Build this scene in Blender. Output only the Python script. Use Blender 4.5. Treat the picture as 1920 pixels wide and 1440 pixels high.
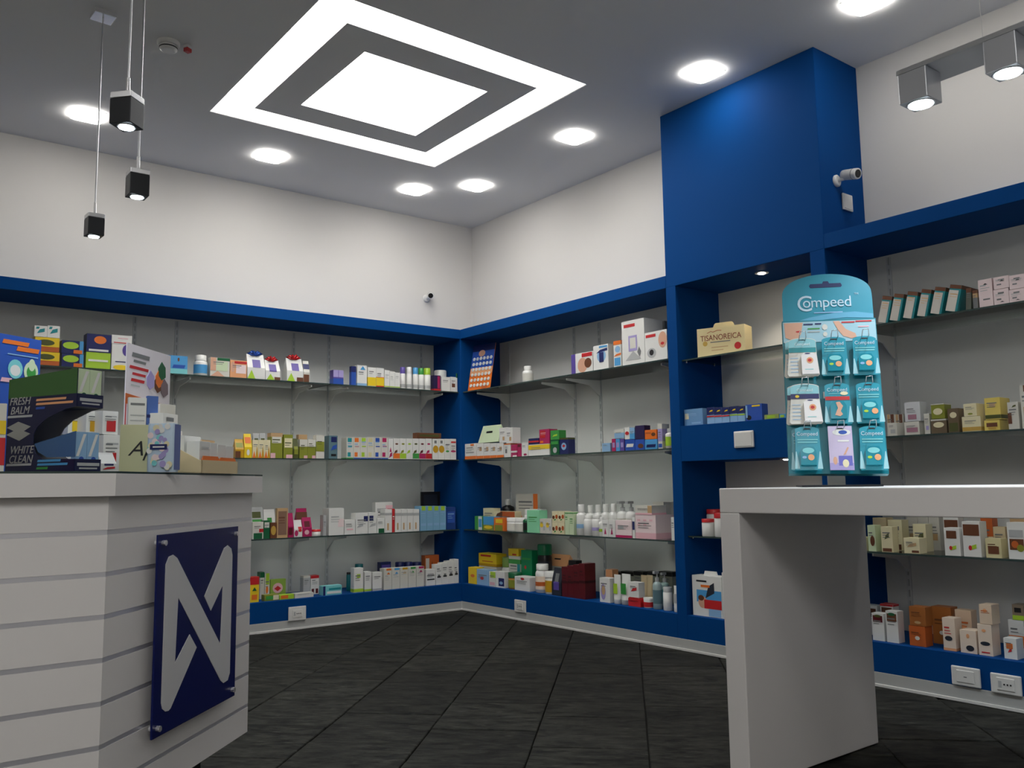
import bpy, bmesh, math, random
from mathutils import Vector, Matrix
random.seed(7)
for _o in list(bpy.data.objects):
    bpy.data.objects.remove(_o)
SC = bpy.context.scene
COL = SC.collection
PI = math.pi

# ------------------------------------------------------------------ camera
F = 1638.66
YAW, PITCH, ROLL = math.radians(37.704), math.radians(6.598), math.radians(-0.785)
CAM = Vector((-3.685, -5.400, 0.900))
_f = Vector((math.sin(YAW)*math.cos(PITCH), math.cos(YAW)*math.cos(PITCH), math.sin(PITCH)))
_r = Vector((math.cos(YAW), -math.sin(YAW), 0))
_u = _r.cross(_f)
RIGHT = math.cos(ROLL)*_r + math.sin(ROLL)*_u
UP = -math.sin(ROLL)*_r + math.cos(ROLL)*_u
FWD = _f
cd = bpy.data.cameras.new('camera')
cd.sensor_fit = 'HORIZONTAL'; cd.sensor_width = 36; cd.lens = 36*F/1920
cd.clip_start = 0.05; cd.clip_end = 60
cam = bpy.data.objects.new('camera', cd); COL.objects.link(cam)
m3 = Matrix((RIGHT, UP, -FWD)).transposed()
cam.matrix_world = Matrix.Translation(CAM) @ m3.to_4x4()
SC.camera = cam

# ------------------------------------------------------------------ world, exposure
w = bpy.data.worlds.new('world'); SC.world = w; w.use_nodes = True
w.node_tree.nodes['Background'].inputs[0].default_value = (0.02, 0.022, 0.03, 1)
w.node_tree.nodes['Background'].inputs[1].default_value = 0.3
SC.view_settings.view_transform = 'Standard'
SC.view_settings.look = 'None'
SC.view_settings.gamma = 1
SC.view_settings.use_curve_mapping = False
SC.view_settings.exposure = 0.0
DOWN = 26.5          # emission of the opal ceiling downlights
PANEL = 7.8          # emission of the big ceiling light panel
SPOT = 20.0           # watts of a pendant / track spot
NICHE = 5.0          # watts of a niche halogen

# ------------------------------------------------------------------ helpers
def ray(u, v): return RIGHT*((u-960)/F) + UP*(-(v-720)/F) + FWD
def hit(u, v, ax, val):
    d = ray(u, v); return CAM + d*((val-CAM[ax])/d[ax])
def atd(u, v, D): return CAM + ray(u, v)*D

def lin(h):
    c = [int(h[i:i+2], 16)/255 for i in (0, 2, 4)]
    return tuple((x/12.92 if x <= .04045 else ((x+.055)/1.055)**2.4) for x in c) + (1,)
CC = dict(w='e6e6e2', ow='d8d6cc', cream='e8dfb8', cr2='d9cfa0', k='1a1a1c', g='77797a', lg='b4b6b6', navy='1b2560', blue='2b55b0',
          lb='8fb8dc', sky='4f9ed6', teal='1f8f96', dteal='0e6c74', aqua='7fcfd2', green='3f9a45', dg='17603a', lime='a9cf3a', ol='8a9030', dol='4f5526',
          pg='cfe0bb', mint='8fdcae', y='f0cf2a', dy='c99a1c', or_='e8772a', dor='c4622b', red='c8282c', mag='b3245f', pink='e9b8c0', lpink='f0dcdc',
          pur='5b4a9c', lil='a79cd0', dpur='2e2350', brown='6b4028', tan='c9a67a', skin='d9a78c', maroon='5e141c', gold='c8a24a', dk='2a2f3a', peach='e9a878',
          bei='d8c6a0', pc='ecd9c6')
MATS = {}
def mat(c, rough=.45, metal=0., key=None, bump=0., bscale=60, emit=0., coat=0., spec=None):
    k = key or (c, rough, metal)
    if k in MATS: return MATS[k]
    col = lin(CC.get(c, c)) if isinstance(c, str) else tuple(c)+(1,)
    m = bpy.data.materials.new(str(key or c)); m.use_nodes = True
    nt = m.node_tree; b = nt.nodes['Principled BSDF']
    b.inputs['Base Color'].default_value = col
    b.inputs['Roughness'].default_value = rough
    b.inputs['Metallic'].default_value = metal
    if spec is not None: b.inputs['Specular IOR Level'].default_value = spec
    if coat: b.inputs['Coat Weight'].default_value = coat
    if emit:
        b.inputs['Emission Color'].default_value = col
        b.inputs['Emission Strength'].default_value = emit
    if bump:
        tc = nt.nodes.new('ShaderNodeTexCoord'); n = nt.nodes.new('ShaderNodeTexNoise'); bp = nt.nodes.new('ShaderNodeBump')
        n.inputs['Scale'].default_value = bscale; n.inputs['Detail'].default_value = 5
        bp.inputs['Strength'].default_value = bump; bp.inputs['Distance'].default_value = .002
        nt.links.new(tc.outputs['Object'], n.inputs['Vector']); nt.links.new(n.outputs['Fac'], bp.inputs['Height'])
        nt.links.new(bp.outputs['Normal'], b.inputs['Normal'])
    MATS[k] = m
    return m
def carton_mat(c):
    return mat(c, .38, 0, key='card_'+c)

def glass_mat(name, tint, refl=.06):
    m = bpy.data.materials.new(name); m.use_nodes = True; nt = m.node_tree
    nt.nodes.remove(nt.nodes['Principled BSDF'])
    out = nt.nodes['Material Output']
    tr = nt.nodes.new('ShaderNodeBsdfTransparent'); tr.inputs[0].default_value = tint
    gl = nt.nodes.new('ShaderNodeBsdfGlossy'); gl.inputs['Roughness'].default_value = .03
    fr = nt.nodes.new('ShaderNodeFresnel'); fr.inputs[0].default_value = 1.45
    mx = nt.nodes.new('ShaderNodeMixShader')
    nt.links.new(fr.outputs[0], mx.inputs[0]); nt.links.new(tr.outputs[0], mx.inputs[1]); nt.links.new(gl.outputs[0], mx.inputs[2])
    nt.links.new(mx.outputs[0], out.inputs['Surface'])
    return m
GLASS = glass_mat('shelf_glass', (.90, .94, .92, 1))
ACRYL = glass_mat('clear_plastic', (.93, .95, .96, 1))
GEDGE = mat((.035, .06, .055), .15, key='glass_edge')
PAINT = mat((.735, .71, .67), .75, key='wall_paint', bump=.12, bscale=180)
CEIL = mat((.80, .79, .765), .8, key='ceiling_paint', bump=.1, bscale=150)
BACK = mat((.68, .685, .66), .6, key='back_panel')
BLUE = mat((.003, .054, .215), .6, key='blue_laminate', bump=.1, bscale=220, spec=.04)
WHITE = mat((.77, .745, .73), .4, key='white_laminate', bump=.05, bscale=120)
ALU = mat((.62, .63, .65), .32, .9, key='brushed_aluminium')
SKIRT = mat((.47, .475, .46), .4, .0, key='skirting_aluminium')
CHROME = mat((.8, .8, .82), .25, .75, key='chrome')
BLACKM = mat((.018, .02, .024), .38, .3, key='black_metal')
PLAST = mat((.74, .73, .70), .35, key='white_plastic')
DARK = mat((.012, .012, .013), .6, key='dark_plinth')
LAMP = mat((1, .98, .95), .4, key='opal_glass', emit=DOWN)
PANM = mat((1, .99, .97), .4, key='panel_glow', emit=PANEL)
SPOTM = mat((.8, .92, 1), .4, key='spot_glow', emit=22)
HALO = mat((1, .88, .72), .4, key='halogen_glow', emit=25)

def slate():
    m = bpy.data.materials.new('slate_tile'); m.use_nodes = True; nt = m.node_tree; b = nt.nodes['Principled BSDF']
    tc = nt.nodes.new('ShaderNodeTexCoord'); oi = nt.nodes.new('ShaderNodeObjectInfo')
    mp = nt.nodes.new('ShaderNodeMapping'); mp.inputs['Scale'].default_value = (3.0, 1, 1)
    ad = nt.nodes.new('ShaderNodeVectorMath'); ad.operation = 'ADD'
    sc = nt.nodes.new('ShaderNodeVectorMath'); sc.operation = 'SCALE'; sc.inputs['Scale'].default_value = 37
    nt.links.new(oi.outputs['Location'], sc.inputs[0])
    nt.links.new(tc.outputs['Object'], ad.inputs[0]); nt.links.new(sc.outputs[0], ad.inputs[1])
    nt.links.new(ad.outputs[0], mp.inputs['Vector'])
    n1 = nt.nodes.new('ShaderNodeTexNoise'); n1.inputs['Scale'].default_value = 9; n1.inputs['Detail'].default_value = 10; n1.inputs['Roughness'].default_value = .74
    nt.links.new(mp.outputs[0], n1.inputs['Vector'])
    cr = nt.nodes.new('ShaderNodeValToRGB')
    e = cr.color_ramp.elements
    e[0].position = .38; e[0].color = (.0022, .0024, .0021, 1); e[1].position = .70; e[1].color = (.046, .046, .037, 1)
    nt.links.new(n1.outputs['Fac'], cr.inputs[0])
    n2 = nt.nodes.new('ShaderNodeTexNoise'); n2.inputs['Scale'].default_value = 16; n2.inputs['Detail'].default_value = 4
    nt.links.new(mp.outputs[0], n2.inputs['Vector'])
    r2 = nt.nodes.new('ShaderNodeMapRange'); r2.inputs[1].default_value = .6; r2.inputs[2].default_value = .8; r2.inputs[4].default_value = .55
    nt.links.new(n2.outputs['Fac'], r2.inputs[0])
    mx = nt.nodes.new('ShaderNodeMixRGB'); mx.inputs[2].default_value = (.11, .11, .092, 1)
    nt.links.new(r2.outputs[0], mx.inputs[0]); nt.links.new(cr.outputs[0], mx.inputs[1])
    hs = nt.nodes.new('ShaderNodeHueSaturation')
    mr = nt.nodes.new('ShaderNodeMapRange'); mr.inputs[3].default_value = .75; mr.inputs[4].default_value = 1.25
    nt.links.new(oi.outputs['Random'], mr.inputs[0]); nt.links.new(mr.outputs[0], hs.inputs['Value'])
    nt.links.new(mx.outputs[0], hs.inputs['Color']); nt.links.new(hs.outputs[0], b.inputs['Base Color'])
    bp = nt.nodes.new('ShaderNodeBump'); bp.inputs['Strength'].default_value = 1.; bp.inputs['Distance'].default_value = .012
    nt.links.new(n1.outputs['Fac'], bp.inputs['Height']); nt.links.new(bp.outputs[0], b.inputs['Normal'])
    b.inputs['Roughness'].default_value = .6; b.inputs['Specular IOR Level'].default_value = .14
    return m
SLATE = slate()

class MB:
    def __init__(s): s.v = []; s.f = []; s.m = []; s.mats = []; s.sm = []
    def mi(s, m):
        if m not in s.mats: s.mats.append(m)
        return s.mats.index(m)
    def add(s, vs, fs, m, smooth=False):
        o = len(s.v); s.v += [tuple(p) for p in vs]; i = s.mi(m)
        for f in fs: s.f.append([a+o for a in f]); s.m.append(i); s.sm.append(smooth)
        return s
    def box(s, x0, x1, y0, y1, z0, z1, m):
        v = [(x0,y0,z0),(x1,y0,z0),(x1,y1,z0),(x0,y1,z0),(x0,y0,z1),(x1,y0,z1),(x1,y1,z1),(x0,y1,z1)]
        return s.add(v, [(0,3,2,1),(4,5,6,7),(0,1,5,4),(1,2,6,5),(2,3,7,6),(3,0,4,7)], m)
    def bbox(s, x0, x1, y0, y1, z0, z1, m, b):
        bm = bmesh.new()
        bmesh.ops.create_cube(bm, size=1)
        for p in bm.verts:
            p.co = Vector(((x0+x1)/2+p.co.x*(x1-x0), (y0+y1)/2+p.co.y*(y1-y0), (z0+z1)/2+p.co.z*(z1-z0)))
        bmesh.ops.bevel(bm, geom=list(bm.edges), offset=b, segments=2, affect='EDGES', profile=.5)
        return s.bm(bm, m)
    def bm(s, bm, m, smooth=False):
        bm.verts.index_update()
        s.add([p.co[:] for p in bm.verts], [[q.index for q in f.verts] for f in bm.faces], m, smooth); bm.free(); return s
    def quad(s, a, b, c, d, m): return s.add([a, b, c, d], [(0, 1, 2, 3)], m)
    def prism(s, pts, z0, z1, m, cap=None):
        """polygon in xy extruded in z (concave allowed)"""
        n = len(pts)
        ar = sum(pts[i][0]*pts[(i+1)%n][1]-pts[(i+1)%n][0]*pts[i][1] for i in range(n))
        if ar < 0: pts = pts[::-1]
        v = [(x, y, z0) for x, y in pts]+[(x, y, z1) for x, y in pts]
        s.add(v, [(i, (i+1) % n, n+(i+1) % n, n+i) for i in range(n)], m)
        s.add(v, [tuple(range(n-1, -1, -1)), tuple(range(n, 2*n))], cap or m)
        return s
    def plate(s, pts, y0, y1, m, cap=None):
        """polygon in xz (x right, z up) extruded from y0 (front) to y1"""
        n = len(pts)
        ar = sum(pts[i][0]*pts[(i+1)%n][1]-pts[(i+1)%n][0]*pts[i][1] for i in range(n))
        if ar < 0: pts = pts[::-1]
        v = [(x, y0, z) for x, z in pts]+[(x, y1, z) for x, z in pts]
        s.add(v, [(i, n+i, n+(i+1) % n, (i+1) % n) for i in range(n)], m)
        s.add(v, [tuple(range(n)), tuple(range(2*n-1, n-1, -1))], cap or m)
        return s
    def lathe(s, prof, m, n=20, cx=0, cy=0, sy=1., smooth=True):
        k = len(prof); v = []
        for r, z in prof:
            for i in range(n):
                a = 2*PI*i/n; v.append((cx+r*math.cos(a), cy+r*math.sin(a)*sy, z))
        f = [(j*n+i, j*n+(i+1) % n, (j+1)*n+(i+1) % n, (j+1)*n+i) for j in range(k-1) for i in range(n)]
        s.add(v, f, m, smooth)
        s.add(v[:n], [tuple(range(n-1, -1, -1))], m); s.add(v[-n:], [tuple(range(n))], m)
        return s
    def tube(s, pts, r, m, n=8):
        pts = [Vector(p) for p in pts]; rings = []; prev = None
        for i, p in enumerate(pts):
            t = ((pts[min(i+1, len(pts)-1)]-pts[max(i-1, 0)])).normalized()
            a = prev if prev else (Vector((0, 0, 1)) if abs(t.z) < .9 else Vector((1, 0, 0)))
            x = (a - t*a.dot(t)).normalized(); y = t.cross(x); prev = x
            rings.append([p + x*r*math.cos(2*PI*j/n)+y*r*math.sin(2*PI*j/n) for j in range(n)])
        v = [q for rr in rings for q in rr]
        f = [(j*n+i, j*n+(i+1) % n, (j+1)*n+(i+1) % n, (j+1)*n+i) for j in range(len(pts)-1) for i in range(n)]
        s.add(v, f, m, True); s.add(rings[0], [tuple(range(n-1, -1, -1))], m); s.add(rings[-1], [tuple(range(n))], m)
        return s
    # --- flat print on a face of the xz front plane
    def pr(s, x0, x1, z0, z1, c, y=-.0006, shape='r', m=None):
        m = m or carton_mat(c)
        if shape == 'r': return s.quad((x0, y, z0), (x1, y, z0), (x1, y, z1), (x0, y, z1), m)
        if shape == 'o': P = [((x0+x1)/2+(x1-x0)/2*math.cos(2*PI*i/18), y, (z0+z1)/2+(z1-z0)/2*math.sin(2*PI*i/18)) for i in range(18)]
        elif shape == 't': P = [(x0, y, z0), (x1, y, z0), ((x0+x1)/2, y, z1)]
        elif shape == 'd': P = [((x0+x1)/2, y, z0), (x1, y, (z0+z1)/2), ((x0+x1)/2, y, z1), (x0, y, (z0+z1)/2)]
        elif shape == 'l': P = [(x0, y, z0), (x1, y, z1*.35+z0*.65), (x1, y, z1), (x0+(x1-x0)*.35, y, z1*.75+z0*.25)]
        elif shape == 's':
            k = (z1-z0)*.35; P = [(x0, y, z0), (x1-k, y, z0), (x1, y, z1), (x0+k, y, z1)]
        return s.add(P, [tuple(range(len(P)))], m)
    def mesh(s, name):
        me = bpy.data.meshes.new(name); me.from_pydata(s.v, [], s.f)
        for m in s.mats: me.materials.append(m)
        me.polygons.foreach_set('material_index', s.m); me.polygons.foreach_set('use_smooth', s.sm); me.update()
        return me
    def build(s, name, parent=None, **k): return obj(name, s.mesh(name), parent, **k)

def obj(name, data, parent=None, loc=None, rot=None, label=None, cat=None, group=None, kind=None):
    o = bpy.data.objects.new(name, data); COL.objects.link(o)
    if parent: o.parent = parent
    if loc: o.location = loc
    if rot is not None: o.rotation_euler = rot if isinstance(rot, (tuple, list)) else (0, 0, rot)
    return tag(o, label, cat, group, kind)
def tag(o, label=None, cat=None, group=None, kind=None):
    if label: o['label'] = label
    if cat: o['category'] = cat
    if group: o['group'] = group
    if kind: o['kind'] = kind
    return o
def empty(name, loc, rot=0, label=None, cat=None, group=None):
    o = obj(name, None, None, loc, rot, label, cat, group); o.empty_display_size = .05; return o
def copy_tree(o, parent=None):
    c = o.copy(); COL.objects.link(c); c.parent = parent
    for ch in [q for q in bpy.data.objects if q.parent == o]: copy_tree(ch, c)
    return c
def light(name, kind, parent, loc, rot, watts, col, **k):
    l = bpy.data.lights.new(name, kind); l.energy = watts; l.color = col
    for a, b in k.items(): setattr(l, a, b)
    o = bpy.data.objects.new(name, l); COL.objects.link(o); o.parent = parent; o.location = loc; o.rotation_euler = rot
    return o
def text_mesh(txt, size, m, shear=0., thick=.0008, align='LEFT', space=1.):
    """lettering as a mesh: x right, z up, facing -y, on y=0"""
    c = bpy.data.curves.new('lettering', 'FONT'); c.body = txt; c.size = size; c.shear = shear; c.extrude = thick/2
    c.align_x = align; c.space_character = space; c.resolution_u = 4
    o = bpy.data.objects.new('lettering', c); COL.objects.link(o)
    me = bpy.data.meshes.new_from_object(o.evaluated_get(bpy.context.evaluated_depsgraph_get()))
    bpy.data.objects.remove(o); bpy.data.curves.remove(c)
    for p in me.vertices: p.co = Vector((p.co.x, -p.co.z, p.co.y))
    me.materials.clear(); me.materials.append(m)
    return me

# ------------------------------------------------------------------ the room
HC, D = 3.023, .383           # ceiling height, depth of the shelving in front of the walls
FT, FB = 2.074, 2.003         # top board
LZ, SZ = .191, .062           # ledge, skirting
S1, S2, S3 = 1.602, 1.094, .582
YA, YB = -2.077, -3.09        # blue column
X0, Y0 = -6.3, -8.2           # far ends of the room behind the camera

m = MB(); m.box(X0-.1, D+.1, Y0-.1, D+.1, -.06, -.012, mat((.012, .012, .011), .9, key='grout'))
floor = m.build('floor', kind='structure'); tag(floor, 'dark slate tiled shop floor laid diagonally', 'floor')
P_ = .4
bmt = bmesh.new(); bmesh.ops.create_cube(bmt, size=1)
for q in bmt.verts: q.co = Vector((q.co.x*(P_-.004), q.co.y*(P_-.004), q.co.z*.012-.006))
bmesh.ops.bevel(bmt, geom=[e for e in bmt.edges if e.verts[0].co.z > -.001 and e.verts[1].co.z > -.001], offset=.003, segments=1, affect='EDGES')
tmb = MB(); tmb.bm(bmt, SLATE); tile_me = tmb.mesh('tile')
s2 = math.sqrt(.5)
for i in range(-22, 23):
    for j in range(-22, 23):
        # column index i along the normal (1,-1), j along (1,1)
        c = (.09 + (i+.5)*P_*2*s2)      # x - y
        s = (-4.10 + (j+.5 + (.5 if i % 2 else 0))*P_*2*s2)     # x + y
        x, y = (s+c)/2, (s-c)/2
        if x < -4.45 or x > .22 or y > .22 or y < -5.6: continue
        if x < -3.6 and y < -3.6: continue
        dz = random.uniform(-.002, .002)
        obj('tile', tile_me, floor, (x, y, dz), PI/4+random.choice((0, PI/2, PI, 1.5*PI))*0 + random.uniform(-.004, .004))
# the rest of the floor, out of sight of the tiles above
m = MB(); m.box(X0, -3.6, Y0, -3.6, -.012, -.004, SLATE); m.box(-3.6, D, Y0, -5.6, -.012, -.004, SLATE); m.box(X0, -4.6, -3.6, D, -.012, -.004, SLATE)
tag(m.build('tile_field', floor), kind='stuff')

m = MB(); T = .12
m.box(X0-T, D+T, D, D+T, 0, HC+.3, PAINT); tag(m.build('wall_back', kind='structure'), 'white painted wall with the long shelves behind the counter', 'wall')
m = MB(); m.box(D, D+T, Y0-T, D, 0, HC+.3, PAINT); tag(m.build('wall_right', kind='structure'), 'white painted wall carrying the blue column', 'wall')
m = MB(); m.box(X0-T, X0, Y0, D, 0, HC+.3, PAINT); tag(m.build('wall_left', kind='structure'), 'plain white wall at the far end of the counter', 'wall')
m = MB(); m.box(X0-T, D, Y0-T, Y0, 0, HC+.3, PAINT); tag(m.build('wall_front', kind='structure'), 'plain white wall opposite the shelves', 'wall')
# ceiling with the square opening of the light panel
PA, PB = -2.129, -.622
m = MB()
m.box(X0-T, PA, Y0-T, D+T, HC, HC+.3, CEIL); m.box(PB, D+T, Y0-T, D+T, HC, HC+.3, CEIL)
m.box(PA, PB, PB, D+T, HC, HC+.3, CEIL); m.box(PA, PB, Y0-T, PA, HC, HC+.3, CEIL)
ceil = m.build('ceiling', kind='structure'); tag(ceil, 'grey-white plasterboard ceiling with a square light recess', 'ceiling')

# ------------------------------------------------------------------ ceiling lights
pc = (PA+PB)/2
pan = empty('ceiling_light_panel', (pc, pc, HC), 0, 'large square luminous ceiling panel with a floating grey frame', 'ceiling light')
h = (PB-PA)/2
m = MB(); m.box(-h, h, -h, h, .13, .15, PANM); m.build('diffuser', pan)
RW = mat((.8, .8, .79), .6, key='recess_white')
m = MB()
for a, b, c, d in ((-h, h, -h, -h+.004), (-h, h, h-.004, h), (-h, -h+.004, -h, h), (h-.004, h, -h, h)): m.box(a, b, c, d, .002, .13, RW)
m.build('recess_lining', pan)
a, b = .565, .372
m = MB()
for x0, x1, y0, y1 in ((-a, a, -a, -b), (-a, a, b, a), (-a, -b, -b, b), (b, a, -b, b)): m.box(x0, x1, y0, y1, 0, .012, CEIL)
fr = m.build('floating_frame', pan); fr['label'] = 'grey square frame floating in the light'
for i, (x, y) in enumerate(((a-.03, a-.03), (-a+.03, a-.03), (a-.03, -a+.03), (-a+.03, -a+.03))):
    m = MB(); m.lathe([(.004, .012), (.004, .13)], ALU, 8, x, y); m.build('hanger_rod', fr)

def downlight_mesh():
    bm = bmesh.new()
    n = 48; s = .086; rings = []
    for sc_, z in ((1.0, 0), (1.0, -.004), (.97, -.011), (.86, -.014), (.0, -.015)):
        rr = []
        for i in range(n):
            a = 2*PI*i/n; ca, sa = math.cos(a), math.sin(a)
            k = (abs(ca)**5.5+abs(sa)**5.5)**(-1/5.5)
            rr.append(bm.verts.new((s*sc_*k*ca, s*sc_*k*sa, z)) if sc_ else None)
        rings.append(rr)
    ctr = bm.verts.new((0, 0, -.015))
    for j in range(3):
        for i in range(n): bm.faces.new((rings[j][i], rings[j][(i+1) % n], rings[j+1][(i+1) % n], rings[j+1][i]))
    for i in range(n): bm.faces.new((rings[3][i], rings[3][(i+1) % n], ctr))
    bmesh.ops.recalc_face_normals(bm, faces=bm.faces[:])
    q = MB(); q.bm(bm, LAMP, True); return q.mesh('opal_glass')
dl_me = downlight_mesh()
rim = MB(); rim.bbox(-.082, .082, -.082, .082, -.003, .001, PLAST, .0014)
rim_me = rim.mesh('rim')
DL = [(-2.668, -.18, 'farthest along the counter side'), (-1.588, -.185, 'midway along the back wall'), (-.505, -.17, 'at the corner above the back wall'),
      (-.19, -.494, 'at the corner above the right wall'), (-.208, -1.563, 'midway along the right wall'), (-.23, -2.592, 'in front of the blue column'), (-.165, -3.472, 'beside the blue column above the table')]
DLX = [(-3.75, -.18), (-4.83, -.18), (-.165, -4.1), (-.165, -4.85), (-5.6, -1.5), (-5.6, -3.4), (-5.6, -5.3), (-4.3, -7.4), (-2.6, -7.4), (-1.0, -7.4), (-2.3, -5.5), (-2.6, -6.6)]  # unseen downlights: visible rows carried on, others added for light from behind
for x, y, wd in DL + [(x, y, None) for x, y in DLX]:
    e = empty('ceiling_downlight', (x, y, HC), 0, 'glowing rounded-square opal ceiling downlight '+wd if wd else 'glowing rounded-square opal ceiling downlight out of view, added to light the room', 'ceiling light', 'ceiling downlights')
    obj('rim', rim_me, e); obj('opal_glass', dl_me, e, (0, 0, -.003))

def pendant(u, v, Dp, rot, lab):
    p = atd(u, v, Dp); zbot = p.z
    e = empty('pendant_lamp', (p.x, p.y, zbot), rot, lab, 'pendant lamp', 'pendant lamps over the counter')
    w_ = .0335
    m = MB(); m.bbox(-w_, w_, -w_, w_, 0, .076, BLACKM, .002); m.build('housing', e)
    m = MB(); m.bbox(-w_, w_, -w_, w_, .077, .096, CHROME, .002); m.build('top_cap', e)
    m = MB(); m.lathe([(.021, -.004), (.023, .004)], SPOTM, 20); b_ = m.build('bulb', e)
    m = MB(); m.lathe([(.0255, -.002), (.027, .001), (.025, .004)], CHROME, 24); m.build('bulb_ring', e)
    m = MB(); m.lathe([(.0035, .096), (.0035, HC-zbot)], ALU, 8); m.build('rod', e)
    m = MB(); m.lathe([(.0065, .096), (.0055, .15)], CHROME, 10); m.build('rod_socket', e)
    m = MB(); m.bbox(-.045, .045, -.045, .045, HC-zbot-.022, HC-zbot, CHROME, .002); m.build('canopy', e)
    light('spot', 'SPOT', e, (0, 0, -.012), (0, 0, 0), SPOT, (.82, .92, 1), spot_size=math.radians(95), spot_blend=.7, shadow_soft_size=.02)
pendant(176, 443, 3.8, math.radians(3), 'black cube pendant lamp hanging farthest from the plaque, by the back wall')
pendant(257, 369, 3.15, math.radians(0), 'black cube pendant lamp hanging between the other two')
pendant(237, 238, 2.55, math.radians(-48), 'black cube pendant lamp hanging over the counter bend')

# track lamp over the table
TX = -1.15
tr = empty('track_light', (TX, -4.131, 2.11), 0, 'grey suspended light bar with square downlights over the white table', 'track light')
GREYM = mat((.50, .51, .54), .35, .5, key='grey_metal')
m = MB(); m.box(-.075, .075, -1.0, .0, .0, .008, GREYM); m.build('bar', tr)
m = MB(); m.box(-.077, -.074, -1.0, .0, -.003, .011, ALU); m.build('bar_edge', tr)
for k in range(4):
    y = -.045-k*.247
    m = MB(); m.bbox(-.075, .015, y-.043, y+.043, -.096, -.001, GREYM, .003); hd = m.build('lamp_head', tr)
    m = MB(); m.lathe([(.034, -.1), (.036, -.094)], SPOTM, 24, -.03, y); m.build('bulb', hd)
    m = MB(); m.lathe([(.039, -.098), (.041, -.0965), (.037, -.0955)], CHROME, 24, -.03, y); m.build('bulb_ring', hd)
    light('spot', 'SPOT', tr, (-.03, y, -.112), (0, 0, 0), SPOT, (.82, .92, 1), spot_size=math.radians(100), spot_blend=.7, shadow_soft_size=.025)
for y in (-.22, -.8):
    m = MB(); m.lathe([(.0012, .008), (.0012, HC-2.11)], PLAST, 6, 0, y); m.build('suspension_wire', tr)

# luminous panel added out of view to brighten the counter and table
e2 = empty('ceiling_light_panel', (-4.2, -5.6, HC), 0, 'second square luminous ceiling panel added out of view for light', 'ceiling light')
m = MB(); m.bbox(-.72, .72, -.72, .72, -.05, -.006, PANM, .004); m.build('diffuser', e2)
m = MB()
for x0, x1, y0, y1 in ((-.76, .76, -.76, -.72), (-.76, .76, .72, .76), (-.76, -.72, -.72, .72), (.72, .76, -.72, .72)): m.box(x0, x1, y0, y1, -.055, 0, CEIL)
m.build('frame', e2)

# smoke detector and red indicator
sd = empty('smoke_detector', (-2.545, -1.28, HC), 0, 'round white smoke detector on the ceiling', 'smoke detector')
m = MB(); m.lathe([(.052, 0), (.052, -.012), (.046, -.018)][::-1], PLAST, 28); m.build('base', sd)
m = MB(); m.lathe([(.03, -.044), (.04, -.038), (.042, -.024), (.036, -.018)], PLAST, 28); m.build('dome', sd)
m = MB(); m.lathe([(.0385, -.034), (.0425, -.033), (.0425, -.028), (.0385, -.027)], mat('k'), 28); m.build('vent_slot', sd)
ri = empty('alarm_indicator', (-2.462, -1.302, HC), .5, 'small red alarm indicator lamp beside the smoke detector', 'indicator lamp')
m = MB(); m.bbox(-.016, .016, -.014, .014, -.014, 0, PLAST, .002); m.build('base', ri)
m = MB(); m.bbox(-.015, .015, -.013, .013, -.034, -.014, mat((.5, .03, .03), .3, key='red_lens'), .003); m.build('lens', ri)

# ------------------------------------------------------------------ built-in blue shelving
XL = -5.6; YR = -5.6
def unit(name, lab, loc=(0, 0, 0)): return empty(name, loc, 0, lab, 'shelving')
u1 = unit('wall_shelving', 'blue built-in shelving frame along the wall behind the counter')
G_ = .0015
m = MB(); m.bbox(XL, D-G_, 0, D-G_, FB, FT, BLUE, .002); m.build('top_board', u1)
m = MB(); m.bbox(XL, 0, 0, D-G_, SZ, LZ, BLUE, .002); m.build('plinth', u1)
m = MB(); m.bbox(XL, -.0, -.001, .03, 0, SZ, SKIRT, .002); sk = m.build('skirting', u1)
m = MB(); m.bbox(XL, -.0, -.007, -.0015, 0, .013, PLAST, .0015); m.build('skirting_highlight', sk)  # pale strip puts the bright highlight along the skirting foot into colour
m = MB(); m.bbox(0, D-G_, 0, D-G_, SZ, FB, BLUE, .004); m.build('corner_post', u1)
m = MB(); m.box(XL, -.0, D-.010, D-G_, LZ, FB, BACK); m.build('back_panel', u1)
m = MB(); m.bbox(XL-.04, XL, 0, D-G_, 0, FB, BLUE, .002); m.build('side_panel', u1)
u2 = unit('wall_shelving', 'blue built-in shelving frame between the corner and the blue column')
m = MB(); m.bbox(0, D-G_, YA, 0, FB, FT, BLUE, .002); m.build('top_board', u2)
m = MB(); m.bbox(0, D-G_, YA, 0, SZ, LZ, BLUE, .002); m.build('plinth', u2)
m = MB(); m.bbox(-.001, .03, YA, 0, 0, SZ, SKIRT, .002); sk = m.build('skirting', u2)
m = MB(); m.bbox(-.007, -.0015, YA, 0, 0, .013, PLAST, .0015); m.build('skirting_highlight', sk)
m = MB(); m.box(D-.010, D-G_, YA, 0, LZ, FB, BACK); m.build('back_panel', u2)
u3 = unit('column_unit', 'tall blue column reaching the ceiling with a niche of small shelves')
NL, NR = -2.148, -3.01; BT, BB = 1.211, 1.016
m = MB(); m.bbox(0, D-G_, YB, YA, FB, HC-.001, BLUE, .003); m.build('column', u3)
m = MB(); m.bbox(0, D-G_, NL, YA, SZ, FB, BLUE, .002); m.build('side_panel', u3)
m = MB(); m.bbox(0, D-G_, YB, NR, SZ, FB, BLUE, .002); m.build('side_panel', u3)
m = MB(); m.bbox(.001, D-.010, NR, NL, BB, BT, BLUE, .002); m.build('middle_beam', u3)
m = MB(); m.bbox(.001, D-.010, NR, NL, SZ, LZ, BLUE, .002); m.build('plinth', u3)
m = MB(); m.bbox(-.001, .03, YB, YA, 0, SZ, SKIRT, .002); sk = m.build('skirting', u3)
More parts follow.
